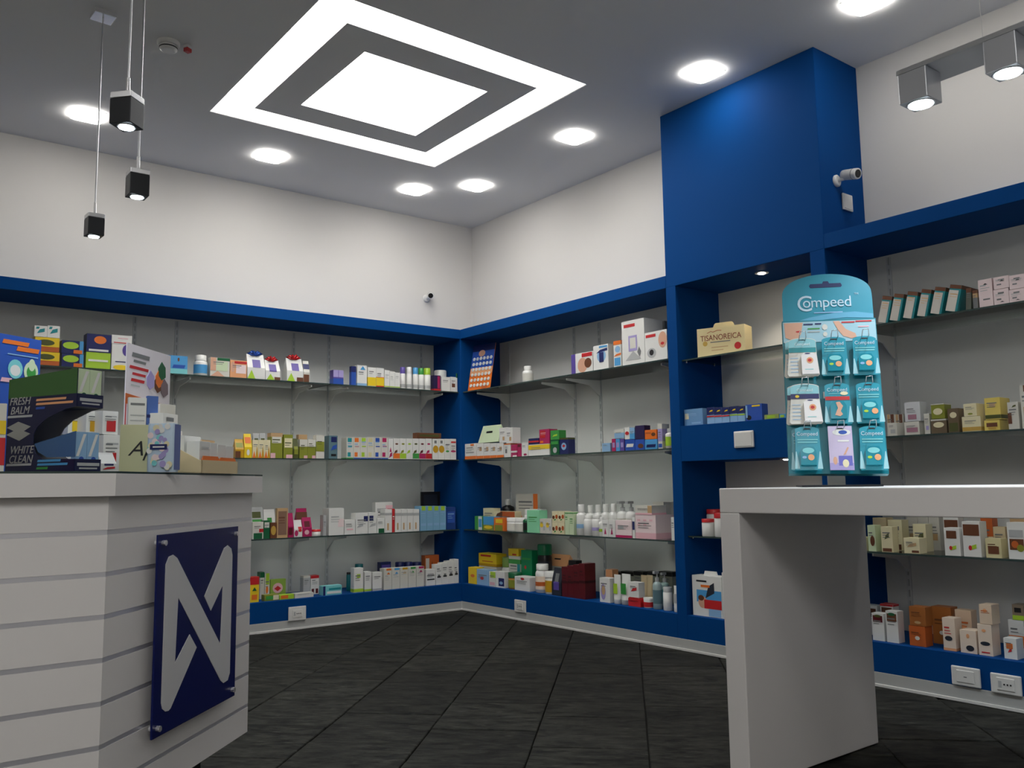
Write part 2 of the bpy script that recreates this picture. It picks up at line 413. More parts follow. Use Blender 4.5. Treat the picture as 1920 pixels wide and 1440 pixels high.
m = MB(); m.bbox(-.007, -.0015, YB, YA, 0, .013, PLAST, .0015); m.build('skirting_highlight', sk)
m = MB(); m.box(D-.010, D-G_, NR, NL, LZ, FB, BACK); m.build('back_panel', u3)
u4 = unit('wall_shelving', 'blue built-in shelving frame behind the white table')
m = MB(); m.bbox(0, D-G_, YR, YB, FB, FT, BLUE, .002); m.build('top_board', u4)
m = MB(); m.bbox(0, D-G_, YR, YB, SZ, LZ, BLUE, .002); m.build('plinth', u4)
m = MB(); m.bbox(-.001, .03, YR, YB, 0, SZ, SKIRT, .002); sk = m.build('skirting', u4)
m = MB(); m.bbox(-.007, -.0015, YR, YB, 0, .013, PLAST, .0015); m.build('skirting_highlight', sk)
m = MB(); m.box(D-.010, D-G_, YR, YB, LZ, FB, BACK); m.build('back_panel', u4)
m = MB(); m.bbox(0, D-G_, YR-.04, YR, 0, FB, BLUE, .002); m.build('side_panel', u4)

# halogens in the niche
for y, z, lab in ((-2.62, FB, 'small warm halogen spot in the top of the column niche'), (-2.72, BB, 'small warm halogen spot under the middle beam of the niche')):
    e = empty('recessed_spot', (.15, y, z), 0, lab, 'spotlight')
    m = MB(); m.lathe([(.036, -.004), (.03, -.005), (.028, -.001), (.036, -.0005)][::-1], CHROME, 24); m.build('ring', e)
    m = MB(); m.lathe([(.014, -.009), (.02, -.006), (.022, -.002)], HALO, 20); m.build('bulb', e)
    light('spot', 'SPOT', e, (0, 0, -.014), (0, 0, 0), NICHE, (1, .86, .68), spot_size=math.radians(100), spot_blend=.6, shadow_soft_size=.012)

# slotted uprights with brackets, glass shelves
STM = mat((.58, .60, .60), .5, key='upright_paint')
def bracket_mesh():
    q = MB(); q.plate([(0, .0), (.30, -.004), (.30, -.016), (.10, -.040), (.012, -.105), (0, -.105)], -.004, .004, PLAST)
    # plate is in xz facing y; x is the outreach
    return q.mesh('bracket')
br_me = bracket_mesh()
def upright_mesh():
    q = MB(); zt, zb = FB-.012, LZ+.012
    q.box(-.012, -.004, -.006, 0, zb, zt, STM); q.box(.004, .012, -.006, 0, zb, zt, STM)
    q.box(-.004, .004, -.0025, 0, zb, zt, mat((.38, .40, .40), .6, key='slot_shadow'))
    z = zb+.03
    while z < zt-.02: q.box(-.004, .004, -.006, -.0025, z, z+.018, STM); z += .05
    return q.mesh('upright')
up_me = upright_mesh()
def upright(x, y, rz, lab):
    # local frame: x along the wall, -y out of the wall
    e = obj('wall_upright', up_me, None, (x, y, 0), rz, lab, 'shelf upright', 'slotted shelf uprights')
    for z in (S1, S2, S3): obj('bracket', br_me, e, (0, -.004, z-.0085), -PI/2)
WB = D-.010
for x, l in ((-2.236, 'behind the paper poster'), (-1.977, 'beside the poster above the blue mini carton'), (-1.17, 'behind the beribboned gift bags'), (-.898, 'beside the joint of the glass shelves'), (-.118, 'next to the corner post behind the counter'), (-3.2, 'hidden behind the gum display'), (-3.47, 'past the far end of the gum display')):
    upright(x, WB, 0, 'slotted grey metal upright with white brackets '+l)
for y, l in ((-.117, 'next to the corner post on the column side'), (-.871, 'left of the glass joint on the column side'), (-1.127, 'right of the glass joint on the column side'), (-1.96, 'next to the blue column')):
    upright(WB, y, -PI/2, 'slotted grey metal upright with white brackets '+l)
for y, l in ((-3.205, 'next to the column behind the table'), (-4.2, 'farther along behind the table')):
    upright(WB, y, -PI/2, 'slotted grey metal upright with white brackets '+l)

LV = {1: 'top', 2: 'second', 3: 'third'}
def shelf(x0, x1, y0, y1, z, lab, group, front):
    e = empty('glass_shelf', ((x0+x1)/2, (y0+y1)/2, z-.008), 0, lab, 'glass shelf', group)
    a, b = (x1-x0)/2, (y1-y0)/2
    m = MB(); m.box(-a, a, -b, b, 0, .008, GLASS); m.build('pane', e)
    m = MB()
    t = .0012
    if front == 'y': m.box(-a, a, -b-t, -b, 0, .008, GEDGE); m.box(-a-t/2, -a, -b, b, 0, .008, GEDGE); m.box(a, a+t/2, -b, b, 0, .008, GEDGE)
    else: m.box(-a-t, -a, -b, b, 0, .008, GEDGE); m.box(-a, a, -b-t/2, -b, 0, .008, GEDGE); m.box(-a, a, b, b+t/2, 0, .008, GEDGE)
    m.build('polished_edge', e)
for lv, z in ((1, S1), (2, S2), (3, S3)):
    for x0, x1, l in ((-3.32, -2.1, 'above the far end of the counter'), (-2.094, -1.06, 'in the middle stretch behind the counter'), (-1.054, -.006, 'ending at the corner post behind the counter')):
        shelf(x0, x1, .02, WB-.008, z, '%s glass shelf %s' % (LV[lv], l), 'glass shelves behind the counter', 'y')
    for y0, y1, l in ((-1.02, -.006, 'next to the corner post towards the blue column'), (YA+.006, -1.026, 'ending at the blue column side')):
        shelf(.02, WB-.008, y0, y1, z, '%s glass shelf %s' % (LV[lv], l), 'glass shelves between corner and column', 'x')
    for y0, y1, l in ((-4.28, YB-.006, 'next to the column behind the white table'), (-5.5, -4.286, 'farther along behind the white table')):
        shelf(.02, WB-.008, y0, y1, z, '%s glass shelf %s' % (LV[lv], l), 'glass shelves behind the table', 'x')
NZ1, NZ3 = 1.582, .612
for z, l in ((NZ1, 'short glass shelf in the upper niche under the cream box'), (NZ3, 'short glass shelf in the lower niche under red-capped jars')):
    shelf(.03, WB-.01, NR+.004, NL-.004, z, l, 'glass shelves in the niche', 'x')
    for y in (NR+.008, NL-.008):
        for x in (.06, .3):
            pg = MB(); pg.lathe([(.004, -.004), (.004, .004)], CHROME, 8); o = pg.build('shelf_pin', u3, loc=(x, y, z-.0125), rot=(PI/2, 0, 0))

# sockets and plates
def plate_thing(name, p, rz, w_, h_, lab, cat, style, group=None):
    e = empty(name, p, rz, lab, cat, group)
    m = MB(); m.bbox(-w_/2, w_/2, -.011, -.0005, -h_/2, h_/2, PLAST, .004); m.build('cover_plate', e)
    if style == 'socket':
        m = MB(); m.bbox(-.034, .034, -.0135, -.009, -.024, .024, PLAST, .002); i = m.build('insert', e)
        for x in (-.012, 0, .012):
            m = MB(); m.lathe([(.0032, 0), (.0032, .0016)], mat('k'), 10); m.build('pin_hole', i, loc=(x+.008, -.0134, 0), rot=(PI/2, 0, 0))
        m = MB(); m.box(-.026, -.014, -.0142, -.0134, -.012, .012, mat('lg')); m.build('module_blank', i)
    elif style == 'blank':
        m = MB(); m.bbox(-.036, .036, -.0135, -.009, -.024, .024, PLAST, .002); i = m.build('insert', e)
        m = MB(); m.box(-.006, .006, -.0142, -.0134, -.003, .001, mat('g')); m.build('latch_slot', i)
    else:
        m = MB(); m.bbox(-w_/2+.008, w_/2-.008, -.0135, -.009, -h_/2+.007, h_/2-.007, PLAST, .002); m.build('rocker', e)
plate_thing('wall_socket', (-1.283, -.0005, .101), 0, .12, .088, 'white socket plate on the blue plinth behind the counter', 'socket', 'socket')
plate_thing('wall_socket', (-.0005, -.698, .096), -PI/2, .12, .08, 'white socket plate on the blue plinth near the corner', 'socket', 'socket')
plate_thing('wall_switch', (.0005, -2.577, 1.117), -PI/2, .122, .086, 'white blank switch plate on the middle beam of the niche', 'switch plate', 'switch')
plate_thing('wall_socket', (-.0005, -3.622, .104), -PI/2, .115, .076, 'white blank cover plate on the plinth behind the table', 'cover plate', 'blank')
plate_thing('wall_socket', (-.0005, -3.776, .099), -PI/2, .115, .076, 'white socket plate on the plinth behind the table', 'socket', 'socket')
plate_thing('cable_box', (.215, YB-.0005, 2.27), 0, .085, .085, 'white square cable plate under the camera on the blue column', 'cable plate', 'switch')

def camera_thing(p, rz, aim, lab):
    """aim: direction of the barrel; local -y leaves the wall"""
    aim = tuple(Vector(aim).to_track_quat('Z', 'Y').to_euler())
    e = empty('security_camera', p, rz, lab, 'security camera')
    m = MB(); m.lathe([(.03, 0), (.03, .008), (.022, .014)], PLAST, 24); m.build('wall_base', e, rot=(PI/2, 0, 0))
    m = MB(); m.tube([(0, -.01, 0), (0, -.04, .002), (.004, -.055, .012)], .010, PLAST, 12); m.build('arm', e)
    m = MB(); m.lathe([(.018, -.03), (.024, -.026), (.0255, -.01), (.0265, .055), (.026, .062), (.022, .062)], PLAST, 24); h_ = m.build('housing', e, loc=(.004, -.06, .016), rot=aim)
    m = MB(); m.lathe([(.0195, .0615), (.0195, .0632)], mat('k', .15, key='lens_black'), 24); m.build('lens', h_)
    m = MB(); m.lathe([(.0272, .036), (.0272, .039)], mat('g'), 24); m.build('seam', h_)
camera_thing((.135, YB-.0005, 2.365), 0, (-.15, -.95, -.22), 'white bullet security camera on the side of the blue column')
camera_thing((-.062, D-.0005, 2.375), 0, (-.5, -.8, -.25), 'white bullet security camera on the wall near the corner')
# ------------------------------------------------------------------ white table
TZ = .881
tb = empty('white_table', (-1.5, -3.62, 0), 0, 'white laminate table with thick top and slab leg before the right shelves', 'table')
m = MB(); m.bbox(0, .70, -1.75, 0, TZ-.075, TZ, WHITE, .003); m.build('table_top', tb)
for y in (-.073, -1.75):
    m = MB(); m.bbox(0, .70, y, y+.073, .006, TZ-.0752, WHITE, .003); lg = m.build('leg', tb)
    for x in (.06, .64):
        q = MB(); q.lathe([(.016, 0), (.016, .006)], DARK, 12, x, y+.036); q.build('foot', lg)

# ------------------------------------------------------------------ counter
CB = Vector((-3.16, -3.13)); CE = Vector((-2.582, -2.552)); CX = -5.2
N1 = Vector((0, -1)); N2 = Vector((s2, -s2))
MIT = (N1+N2)/(1+N1.dot(N2))
def front_lines(off):       # points of the front line moved outwards by off
    return Vector((CX, CB.y))+N1*off, CB+MIT*off, CE+N2*off
ct = empty('shop_counter', (CB.x, CB.y, 0), 0, 'white slatted shop counter with a chamfered corner and blue emblem plaque', 'counter')
def cpoly(pts): return [(p[0]-CB.x, p[1]-CB.y) for p in pts]
back = [CE+Vector((-.30, .30)), Vector((-3.33, -2.70)), Vector((CX, -2.70))]
a0, b0, c0 = front_lines(-.013)
m = MB(); m.prism(cpoly([a0, b0, c0]+back), .125, .886, WHITE); m.build('core', ct)
GR = [.801, .702, .603, .503, .404, .305, .205]
zs = [.886]+GR+[.122]
a1, b1, c1 = front_lines(0); a2, b2, c2 = front_lines(-.0125)
for k in range(len(zs)-1):
    zt = zs[k]-(.0058 if k else 0); zb = zs[k+1]+(.0058 if k < len(zs)-2 else 0)
    m = MB(); m.prism(cpoly([a1, b1, b2, a2]), zb, zt, WHITE); m.build('slat', ct)
    m = MB(); m.prism(cpoly([b1, c1, c2, b2]), zb, zt, WHITE); m.build('slat', ct)
a3, b3, c3 = front_lines(-.0008)
STRIP = mat((.80, .80, .86), .3, .65, key='groove_aluminium')
for z in GR:
    m = MB(); m.prism(cpoly([a3, b3, b2, a2]), z-.0056, z+.0056, STRIP); m.build('groove_strip', ct)
    m = MB(); m.prism(cpoly([b3, c3, c2, b2]), z-.0056, z+.0056, STRIP); m.build('groove_strip', ct)
a4, b4, c4 = front_lines(.022)
ce = c4+Vector((s2, s2))*.03
CTZ = .946
m = MB(); m.prism(cpoly([a4, b4, ce, ce+Vector((-.36, .36)), Vector((-3.36, -2.64)), Vector((CX, -2.64))]), .887, CTZ-.005, WHITE); m.build('counter_top', ct)
m = MB(); m.prism(cpoly([a4, b4, ce, ce+Vector((-.36, .36)), Vector((-3.36, -2.64)), Vector((CX, -2.64))]), CTZ-.005, CTZ, GEDGE); m.build('glass_top', ct)
a5, b5, c5 = front_lines(-.10)
m = MB(); m.prism(cpoly([a5, b5, c5+Vector((-.08, -.08))]+[CE+Vector((-.34, .22)), Vector((-3.38, -2.76)), Vector((CX, -2.76))]), 0, .125, DARK); m.build('toe_kick', ct)
# plaque: local frame x along the chamfer, -y outwards
PW, PH = .474, .512
pmid = (CB+Vector((s2, s2))*(.5*((-3.030-CB.x)+(-2.696-CB.x))/s2))
PLAQ = mat((.006, .011, .095), .25, key='plaque_blue', spec=.25)
EMB = mat((.62, .62, .63), .35, key='emblem_white')
pq = MB(); pq.bbox(-PW/2, PW/2, -.006, 0, 0, PH, PLAQ, .001)
pp = pmid + N2*.022
pq = pq.build('plaque', ct, loc=(pp.x-CB.x, pp.y-CB.y, .272), rot=PI/4)
pq['label'] = 'dark blue acrylic plaque with a white angular N emblem'
EP = [(0.127,0.108),(0.092,0.13),(0.08,0.16),(0.082,0.845),(0.113,0.883),(0.159,0.89),(0.207,0.869),(0.772,0.336),(0.788,0.671),(0.633,0.543),(0.546,0.633),(0.794,0.882),(0.844,0.895),(0.897,0.872),(0.915,0.833),(0.915,0.148),(0.887,0.111),(0.828,0.107),(0.789,0.128),(0.231,0.664),(0.215,0.33),(0.376,0.452),(0.465,0.369),(0.183,0.112),(0.161,0.104)]
m = MB(); m.plate([((x-.5)*PW, z*PH) for x, z in EP], -.0075, -.0061, EMB); m.build('emblem', pq)
for x in (-.5*PW+.022, .5*PW-.022):
    for z in (.022, PH-.022):
        m = MB(); m.lathe([(.0075, -.013), (.0075, .016)], CHROME, 14); m.build('standoff_bolt', pq, loc=(x, 0, z), rot=(PI/2, 0, 0))

# ------------------------------------------------------------------ product builders (local: x right, y into the shelf, z up, front at y=0)
def carton(w, h, d, c, prints=None, txt='g', seed=0, foil=False):
    M_ = carton_mat(c)
    q = MB(); q.box(-w/2, w/2, 0, d, 0, h, M_)
    # tuck flap and its slot on the top
    q.box(-w/2+.0012, w/2-.0012, .001, d-.001, h, h+.0006, M_)
    R = random.Random(seed)
    for t in (prints or []):
        u0, u1, v0, v1, cc = t[:5]; sh = t[5] if len(t) > 5 else 'r'
        q.pr(-w/2+u0*w, -w/2+u1*w, v0*h, v1*h, cc, shape=sh, y=-.0006-.00005*(len(q.f)), m=mat((.86, .83, .76), .16, .35, key='foil_print', coat=1.) if foil and cc == 'ow' else None)
        if u0 <= 0 and u1 >= 1 and sh == 'r':   # a band runs round the sides
            e = .0005; mm = carton_mat(cc)
            q.quad((-w/2-e, d, v0*h), (-w/2-e, 0, v0*h), (-w/2-e, 0, v1*h), (-w/2-e, d, v1*h), mm)
            q.quad((w/2+e, 0, v0*h), (w/2+e, d, v0*h), (w/2+e, d, v1*h), (w/2+e, 0, v1*h), mm)
            if v1 >= 1: q.quad((-w/2, 0, h+.0009), (w/2, 0, h+.0009), (w/2, d, h+.0009), (-w/2, d, h+.0009), mm)
    if txt:
        yy = -.0006-.00005*(len(q.f)+2)
        z0 = R.uniform(.62, .76)
        for k in range(R.choice((2, 3))):
            x1 = R.uniform(.55, .85); hh = .045 if k == 0 else .022
            q.pr(-w*.36, -w/2+w*x1, (z0-k*.085)*h, (z0-k*.085+hh)*h, txt, y=yy)
    return [('carton', q)]
def bottle(w, h, d, c, cap='w', label=None, capf=.22, neck=.55, lab2=None):
    r = w/2; z1 = h*(1-capf); q = MB()
    q.lathe([(r*.9, 0), (r, .004), (r, z1*.84), (r*.9, z1*.92), (r*neck, z1*.985), (r*neck, z1)], mat(c, .3, key='hdpe_'+c), 20, 0, r)
    if label: q.lathe([(r*1.008, z1*.15), (r*1.008, z1*.72)], carton_mat(label), 20, 0, r)
    if lab2: q.lathe([(r*1.014, z1*.3), (r*1.014, z1*.48)], carton_mat(lab2), 20, 0, r)
    k = MB(); rc = max(r*neck*1.15, .006)
    k.lathe([(rc, z1-.001), (rc, h*.985), (rc*.9, h)], mat(cap, .3, key='cap_'+cap), 18, 0, r)
    return [('bottle', q), ('cap', k)]
def jar(w, h, d, c, cap='w', label=None, capf=.28):
    r = w/2; z1 = h*(1-capf); q = MB()
    q.lathe([(r*.92, 0), (r*.98, .004), (r*.98, z1*.92), (r*.85, z1)], mat(c, .3, key='hdpe_'+c), 22, 0, r)
    if label: q.lathe([(r*.99, z1*.12), (r*.99, z1*.8)], carton_mat(label), 22, 0, r)
    k = MB(); k.lathe([(r, z1*.98), (r, h*.97), (r*.93, h)], mat(cap, .3, key='cap_'+cap), 22, 0, r)
    return [('jar', q), ('lid', k)]
def spray(w, h, d, c, cap='w', capf=.3, label=None):
    r = w/2; z1 = h*(1-capf); q = MB()
    q.lathe([(r*.94, 0), (r, .003), (r, z1*.97), (r*.86, z1)], mat(c, .3, key='hdpe_'+c), 18, 0, r)
    if label: q.lathe([(r*1.01, z1*.1), (r*1.01, z1*.3)], carton_mat(label), 18, 0, r)
    k = MB(); k.lathe([(r*.93, z1), (r*.93, h*.98), (r*.8, h)], mat(cap, .3, key='cap_'+cap), 18, 0, r)
    return [('bottle', q), ('cap', k)]
def pump(w, h, d, c, cap='w', label=None):
    r = w/2; z1 = h*.72; q = MB()
    q.lathe([(r*.9, 0), (r, .004), (r, z1*.86), (r*.8, z1*.95), (r*.36, z1)], mat(c, .3, key='hdpe_'+c), 20, 0, r)
    if label: q.lathe([(r*1.01, z1*.2), (r*1.01, z1*.7)], carton_mat(label), 20, 0, r)
    k = MB(); mm = mat(cap, .3, key='cap_'+cap)
    k.lathe([(r*.42, z1-.001), (r*.42, h*.82), (r*.16, h*.83), (r*.16, h*.93)], mm, 14, 0, r)
    k.box(-r*.3, r*.3, r-r*1.05, r+r*.3, h*.93, h, mm)
    return [('bottle', q), ('pump_head', k)]
def tube(w, h, d, c, cap='w', label=None):
    r = w/2; zc = h*.16; q = MB(); n = 20; prof = []
    V = []; K = 6
    for j in range(K):
        t = j/(K-1); z = zc+(h-zc)*t
        for i in range(n):
            a = 2*PI*i/n; V.append((r*math.cos(a), r*.75+r*.75*(1-t*.93)*math.sin(a), z))
    q.add(V, [(j*n+i, j*n+(i+1) % n, (j+1)*n+(i+1) % n, (j+1)*n+i) for j in range(K-1) for i in range(n)], mat(c, .35, key='tube_'+c), True)
    q.add(V[-n:], [tuple(range(n))], mat(c, .35, key='tube_'+c))
    q.box(-r, r, r*.72, r*.78, h-.012, h+.001, mat(c, .35, key='tube_'+c))
    if label: q.pr(-r*.6, r*.6, h*.35, h*.7, label, y=.0, m=carton_mat(label))
    k = MB(); k.lathe([(r*.8, 0), (r*.86, .002), (r*.86, zc)], mat(cap, .3, key='cap_'+cap), 18, 0, r*.75)
    return [('tube', q), ('cap', k)]
def pouch(w, h, d, c, prints=None, txt=None, seed=0):
    q = MB(); M_ = mat(c, .3, key='foil_pouch_'+c)
    P = [(-w/2, 0, 0), (w/2, 0, 0), (w/2, d, 0), (-w/2, d, 0), (-w/2*1.02, -.0, h*.45), (w/2*1.02, 0, h*.45), (w/2*1.02, d, h*.45), (-w/2*1.02, d, h*.45),
         (-w/2*.96, d*.34, h*.9), (w/2*.96, d*.34, h*.9), (w/2*.96, d*.5, h*.9), (-w/2*.96, d*.5, h*.9), (-w/2*.96, d*.4, h), (w/2*.96, d*.4, h), (w/2*.96, d*.44, h), (-w/2*.96, d*.44, h)]
    fs = [(0, 3, 2, 1)]
    for k in range(3):
        o = k*4; fs += [(o+i, o+(i+1) % 4, o+4+(i+1) % 4, o+4+i) for i in range(4)]
    fs.append((12, 13, 14, 15)); q.add(P, fs, M_)
    for t in (prints or []):
        u0, u1, v0, v1, cc = t[:5]; sh = t[5] if len(t) > 5 else 'r'
        v1_ = min(v1, .45)
        if v0 < .45: q.pr(-w/2+u0*w, -w/2+u1*w, v0*h, v1_*h, cc, y=-.0008-.00004*len(q.f), shape=sh)
        if v1 > .45:
            f = lambda v: d*.34*(max(v, .45)-.45)/.45-.0012
            a, b = max(v0, .45), min(v1, .88)
            if b > a: q.quad((-w/2+u0*w, f(a), a*h), (-w/2+u1*w, f(a), a*h), (-w/2+u1*w, f(b), b*h), (-w/2+u0*w, f(b), b*h), carton_mat(cc))
    return [('pouch', q)]
def gift(w, h, d, c, bow='red', prints=None):
    r = pouch(w, h*.86, d, c, prints); k = MB(); mm = mat(bow, .15, .3, key='ribbon_'+bow)
    R = random.Random(int(w*1e5))
    for i in range(6):
        a = i*PI/3; dx, dy = math.cos(a)*w*.3, math.sin(a)*d*.3
        k.tube([(0, d*.42, h*.84), (dx*.8, d*.42+dy*.8, h*(.93+.06*R.random())), (dx*1.4, d*.42+dy*1.3, h*.9), (dx*.6, d*.42+dy*.6, h*.83), (0, d*.42, h*.84)], .007, mm, 6)
    return [('gift_bag', r[0][1]), ('ribbon_bow', k)]
def roof(w, h, d, c, prints=None, txt=None):
    q = MB(); M_ = carton_mat(c)
    P = [(-w/2, 0, 0), (w/2, 0, 0), (w/2, d, 0), (-w/2, d, 0), (-w/2*.9, d/2, h), (w/2*.9, d/2, h)]
    q.add(P, [(0, 3, 2, 1), (0, 1, 5, 4), (2, 3, 4, 5), (1, 2, 5), (3, 0, 4)], M_)
    q.add([(-w*.2, d*.28-.002, h*.55), (w*.1, d*.28-.002, h*.55), (w*.1, d*.33-.002, h*.66), (-w*.2, d*.33-.002, h*.66)], [(0, 1, 2, 3)], carton_mat('k'))
    return [('carton', q)]
def pframe(w, h, d, c='k'):
    q = MB(); t = w*.13
    for x0, x1, z0, z1 in ((-w/2, w/2, 0, t), (-w/2, w/2, h-t, h), (-w/2, -w/2+t, t, h-t), (w/2-t, w/2, t, h-t)): q.box(x0, x1, 0, .012, z0, z1, carton_mat(c))
    q.box(-w/2+t, w/2-t, .006, .012, t, h-t, carton_mat('dk'))
    q.pr(-w/2+t, w/2-t, t, h*.45, 'lb', y=.0055)
    k = MB(); k.box(-w*.1, w*.1, .012, .05, 0, .004, carton_mat(c)); k.box(-w*.08, w*.08, .012, .016, .0, h*.6, carton_mat(c))
    return [('picture_frame', q), ('strut', k)]
def handlebox(w, h, d, c, prints=None, txt='g', seed=0):
    hb = h*.9; r = carton(w, hb, d, c, prints, txt, seed); q = r[0][1]
    k = MB(); hw = w*.2
    k.plate([(-hw*1.2, hb), (-hw, h), (hw, h), (hw*1.2, hb)], d*.45, d*.45+.003, carton_mat(c))
    return [('carton', q), ('carry_tab', k)]
KIND = dict(box=carton, bottle=bottle, jar=jar, spray=spray, pump=pump, tube=tube, pouch=pouch, gift=gift, roof=roof, frame=pframe, hbox=handlebox)
CATS = dict(box='carton', bottle='bottle', jar='jar', spray='bottle', pump='bottle', tube='tube', pouch='pouch', gift='gift bag', roof='carton', frame='picture frame', hbox='carton')
ITEMS = []
def I(bay, lv, ly, u0, u1, v, kind, desc, *a, n=1, on=False, dp=None, tilt=0, off=None, **k):
    for i in range(n):
        ITEMS.append(dict(bay=bay, lv=lv, ly=ly, u0=u0+(u1-u0)*i/n, u1=u0+(u1-u0)*(i+1)/n, v=v if not isinstance(v, tuple) else v[0]+(v[1]-v[0])*(i+.5)/n,
                          kind=kind, desc=desc, a=a, k=k, on=on, dp=dp, tilt=tilt, off=off, key=len(ITEMS)))
LEVZ = {('B', 1): S1, ('B', 2): S2, ('B', 3): S3, ('B', 4): LZ, ('C', 1): S1, ('C', 2): S2, ('C', 3): S3, ('C', 4): LZ,
        ('T', 1): S1, ('T', 2): S2, ('T', 3): S3, ('T', 4): LZ, ('N', 1): NZ1, ('N', 2): BT, ('N', 3): NZ3, ('N', 4): LZ}
PLACE = {'B': 'behind the counter', 'C': 'by the column', 'T': 'behind the table', 'N': 'in the niche'}
def place(b, l):
    if b == 'N': return {1: 'on the upper niche shelf', 2: 'on the niche beam', 3: 'on the lower niche shelf', 4: 'on the niche floor'}[l]
    return {1: 'on the top shelf ', 2: 'on the second shelf ', 3: 'on the third shelf ', 4: 'on the blue ledge '}[l] + PLACE[b]
OFFS = (.032, .150, .255)
LIM = {'B': (-3.3, -.006), 'C': (.006, -YA-.006), 'N': (-NL+.004, -NR-.004), 'T': (-YB+.006, 5.5)}
def place_items():
    for it in ITEMS:
        o = it['off'] if it['off'] is not None else OFFS[it['ly']]
        ax = 1 if it['bay'] == 'B' else 0
        p0, p1 = hit(it['u0'], it['v'], ax, o), hit(it['u1'], it['v'], ax, o)
        s0, s1 = (p0.x, p1.x) if ax == 1 else (-p0.y, -p1.y)
        it['o'] = o; it['s0'] = s0; it['s1'] = s1; it['zt'] = (p0.z+p1.z)/2
    rows = {}
    for it in ITEMS: rows.setdefault((it['bay'], it['lv'], it['ly'], int(it['on'])), []).append(it)
    for key, L in rows.items():
        lo, hi = LIM[key[0]]
        L.sort(key=lambda t: t['s0']+t['s1'])
        for t in L: t['s0'] = max(t['s0'], lo); t['s1'] = min(t['s1'], hi)
        for a, b in zip(L, L[1:]):
            if a['s1'] > b['s0']-.0012:
                mid = (a['s1']+b['s0'])/2; a['s1'] = mid-.0008; b['s0'] = mid+.0008
    for key, L in sorted(rows.items(), key=lambda kv: kv[0][3]):
        for it in L:
            z = LEVZ[key[0], key[1]]
            if it['on']:
                sup = [t for t in rows.get((key[0], key[1], key[2], it['on']-1), []) if t['s1'] > it['s0']+.004 and t['s0'] < it['s1']-.004]
                z = max([t['zt']+.0016 for t in sup], default=z)
            z += .0006 + (abs(math.sin(it['tilt']))*(it['s1']-it['s0'])/2 if it['tilt'] else 0)
            it['z'] = z
            if it['zt'] < z+.012: it['zt'] = z+.02
    ORD = ('first', 'second', 'third', 'fourth', 'fifth', 'sixth')
    same = {}
    for it in ITEMS: same.setdefault((it['bay'], it['lv'], it['desc']), []).append(it)
    for (b, l, dsc), L in same.items():
        if len(L) < 2 or b == 'N': continue
        L.sort(key=lambda t: (t['s0'] if b != 'B' else -t['s0']))
        for o_, it in zip(ORD, L):
            new = o_+' '+dsc+(' from the column' if b == 'T' else ' from the corner post')
            if len((new+' '+place(b, l)).split()) <= 16: it['desc'] = new
    for it in ITEMS:
        w = max(it['s1']-it['s0'], .012); h = it['zt']-it['z']; c = (it['s0']+it['s1'])/2
        rnd = it['kind'] in ('bottle', 'jar', 'spray', 'pump', 'tube')
        d = it['dp'] or (w if rnd else min(max(w*.7, .03), .1))
        d = min(d, D-.014-it['o'])
        if rnd: w = min(w, .1)
        parts = KIND[it['kind']](w, h, d, *it['a'], **({**it['k'], 'seed': it['key']} if it['kind'] in ('box', 'hbox', 'pouch') else it['k']))
        if it['bay'] == 'B': loc, rz = (c, it['o'], it['z']), 0
        else: loc, rz = (it['o'], -c, it['z']), -PI/2
        lab = it['desc']+' '+place(it['bay'], it['lv'])
        root = parts[0][1].build(parts[0][0], None, loc=loc, rot=(0, it['tilt'], rz) if it['tilt'] else rz, label=lab, cat=CATS[it['kind']], group='goods '+place(it['bay'], it['lv']))
        for nme, q in parts[1:]: q.build(nme, root)
def B_(c, v0, v1): return (0, 1, v0, v1, c)
# ------------------------------------------------------------------ goods: back wall (B), top shelf
I('B',1,0,66,112,660,'box','lower orange and yellow carton with an oval badge','dor',[B_('y',.35,1),(.08,.8,.42,.85,'dol','o')],txt=None,dp=.09)
I('B',1,0,116,157,664,'box','lower navy and sky-blue carton with a lime oval','navy',[(.82,1,0,1,'sky'),(.05,.78,.35,.9,'lime','o'),(.55,.95,.02,.3,'or_')],txt=None,dp=.09)
I('B',1,0,163,209,627,'box','tall navy and lime-green carton with an orange crest','lime',[B_('navy',.47,1),(.3,.8,.72,.95,'or_','o'),(.1,.9,.5,.56,'w'),(.1,.9,.2,.26,'w')],txt=None,dp=.08)
I('B',1,0,210,246,646,'box','white carton with a purple disc and yellow base','w',[(.55,1,.55,1,'pur','o'),(.1,.9,.0,.2,'y','o'),(.2,.9,.3,.34,'navy')],txt=None)
I('B',1,0,314,352,667,'box','small light-blue carton with darker blue lettering','sky',[B_('aqua',0,.28),(.25,.9,.32,.5,'blue','s'),(.5,.6,.68,.9,'brown','o')],txt=None)
I('B',1,0,368,393,665,'bottle','white pill bottle with a blue label','w','w','sky',capf=.26,neck=.72)
I('B',1,0,395,431,671,'box','pale green carton with a face picture','ow',[(0,.28,.3,1,'skin'),(.0,.75,0,.3,'skin','t'),(.35,1,.85,1,'dg'),(.3,.9,.3,.8,'pg')],dp=.05)
I('B',1,0,432,463,676,'box','salmon-pink carton with a face picture','peach',[(0,.3,.3,.9,'skin','o'),(.25,1,.82,.95,'red'),(.35,.95,.25,.75,'lpink')],dp=.05)
I('B',1,0,465,498,656,'gift','white tea bag tied with a blue bow','w',bow='blue',prints=[(.3,.75,.45,.78,'pur'),(0,.45,0,.35,'lime','t'),(.4,1,.05,.2,'w')],dp=.08)
I('B',1,0,499,526,668,'gift','white tea bag tied with a small red bow','w',bow='red',prints=[(.25,.75,.4,.78,'pur'),(.05,.6,0,.3,'lime','t'),(.6,1,0,.15,'brown')],dp=.08)
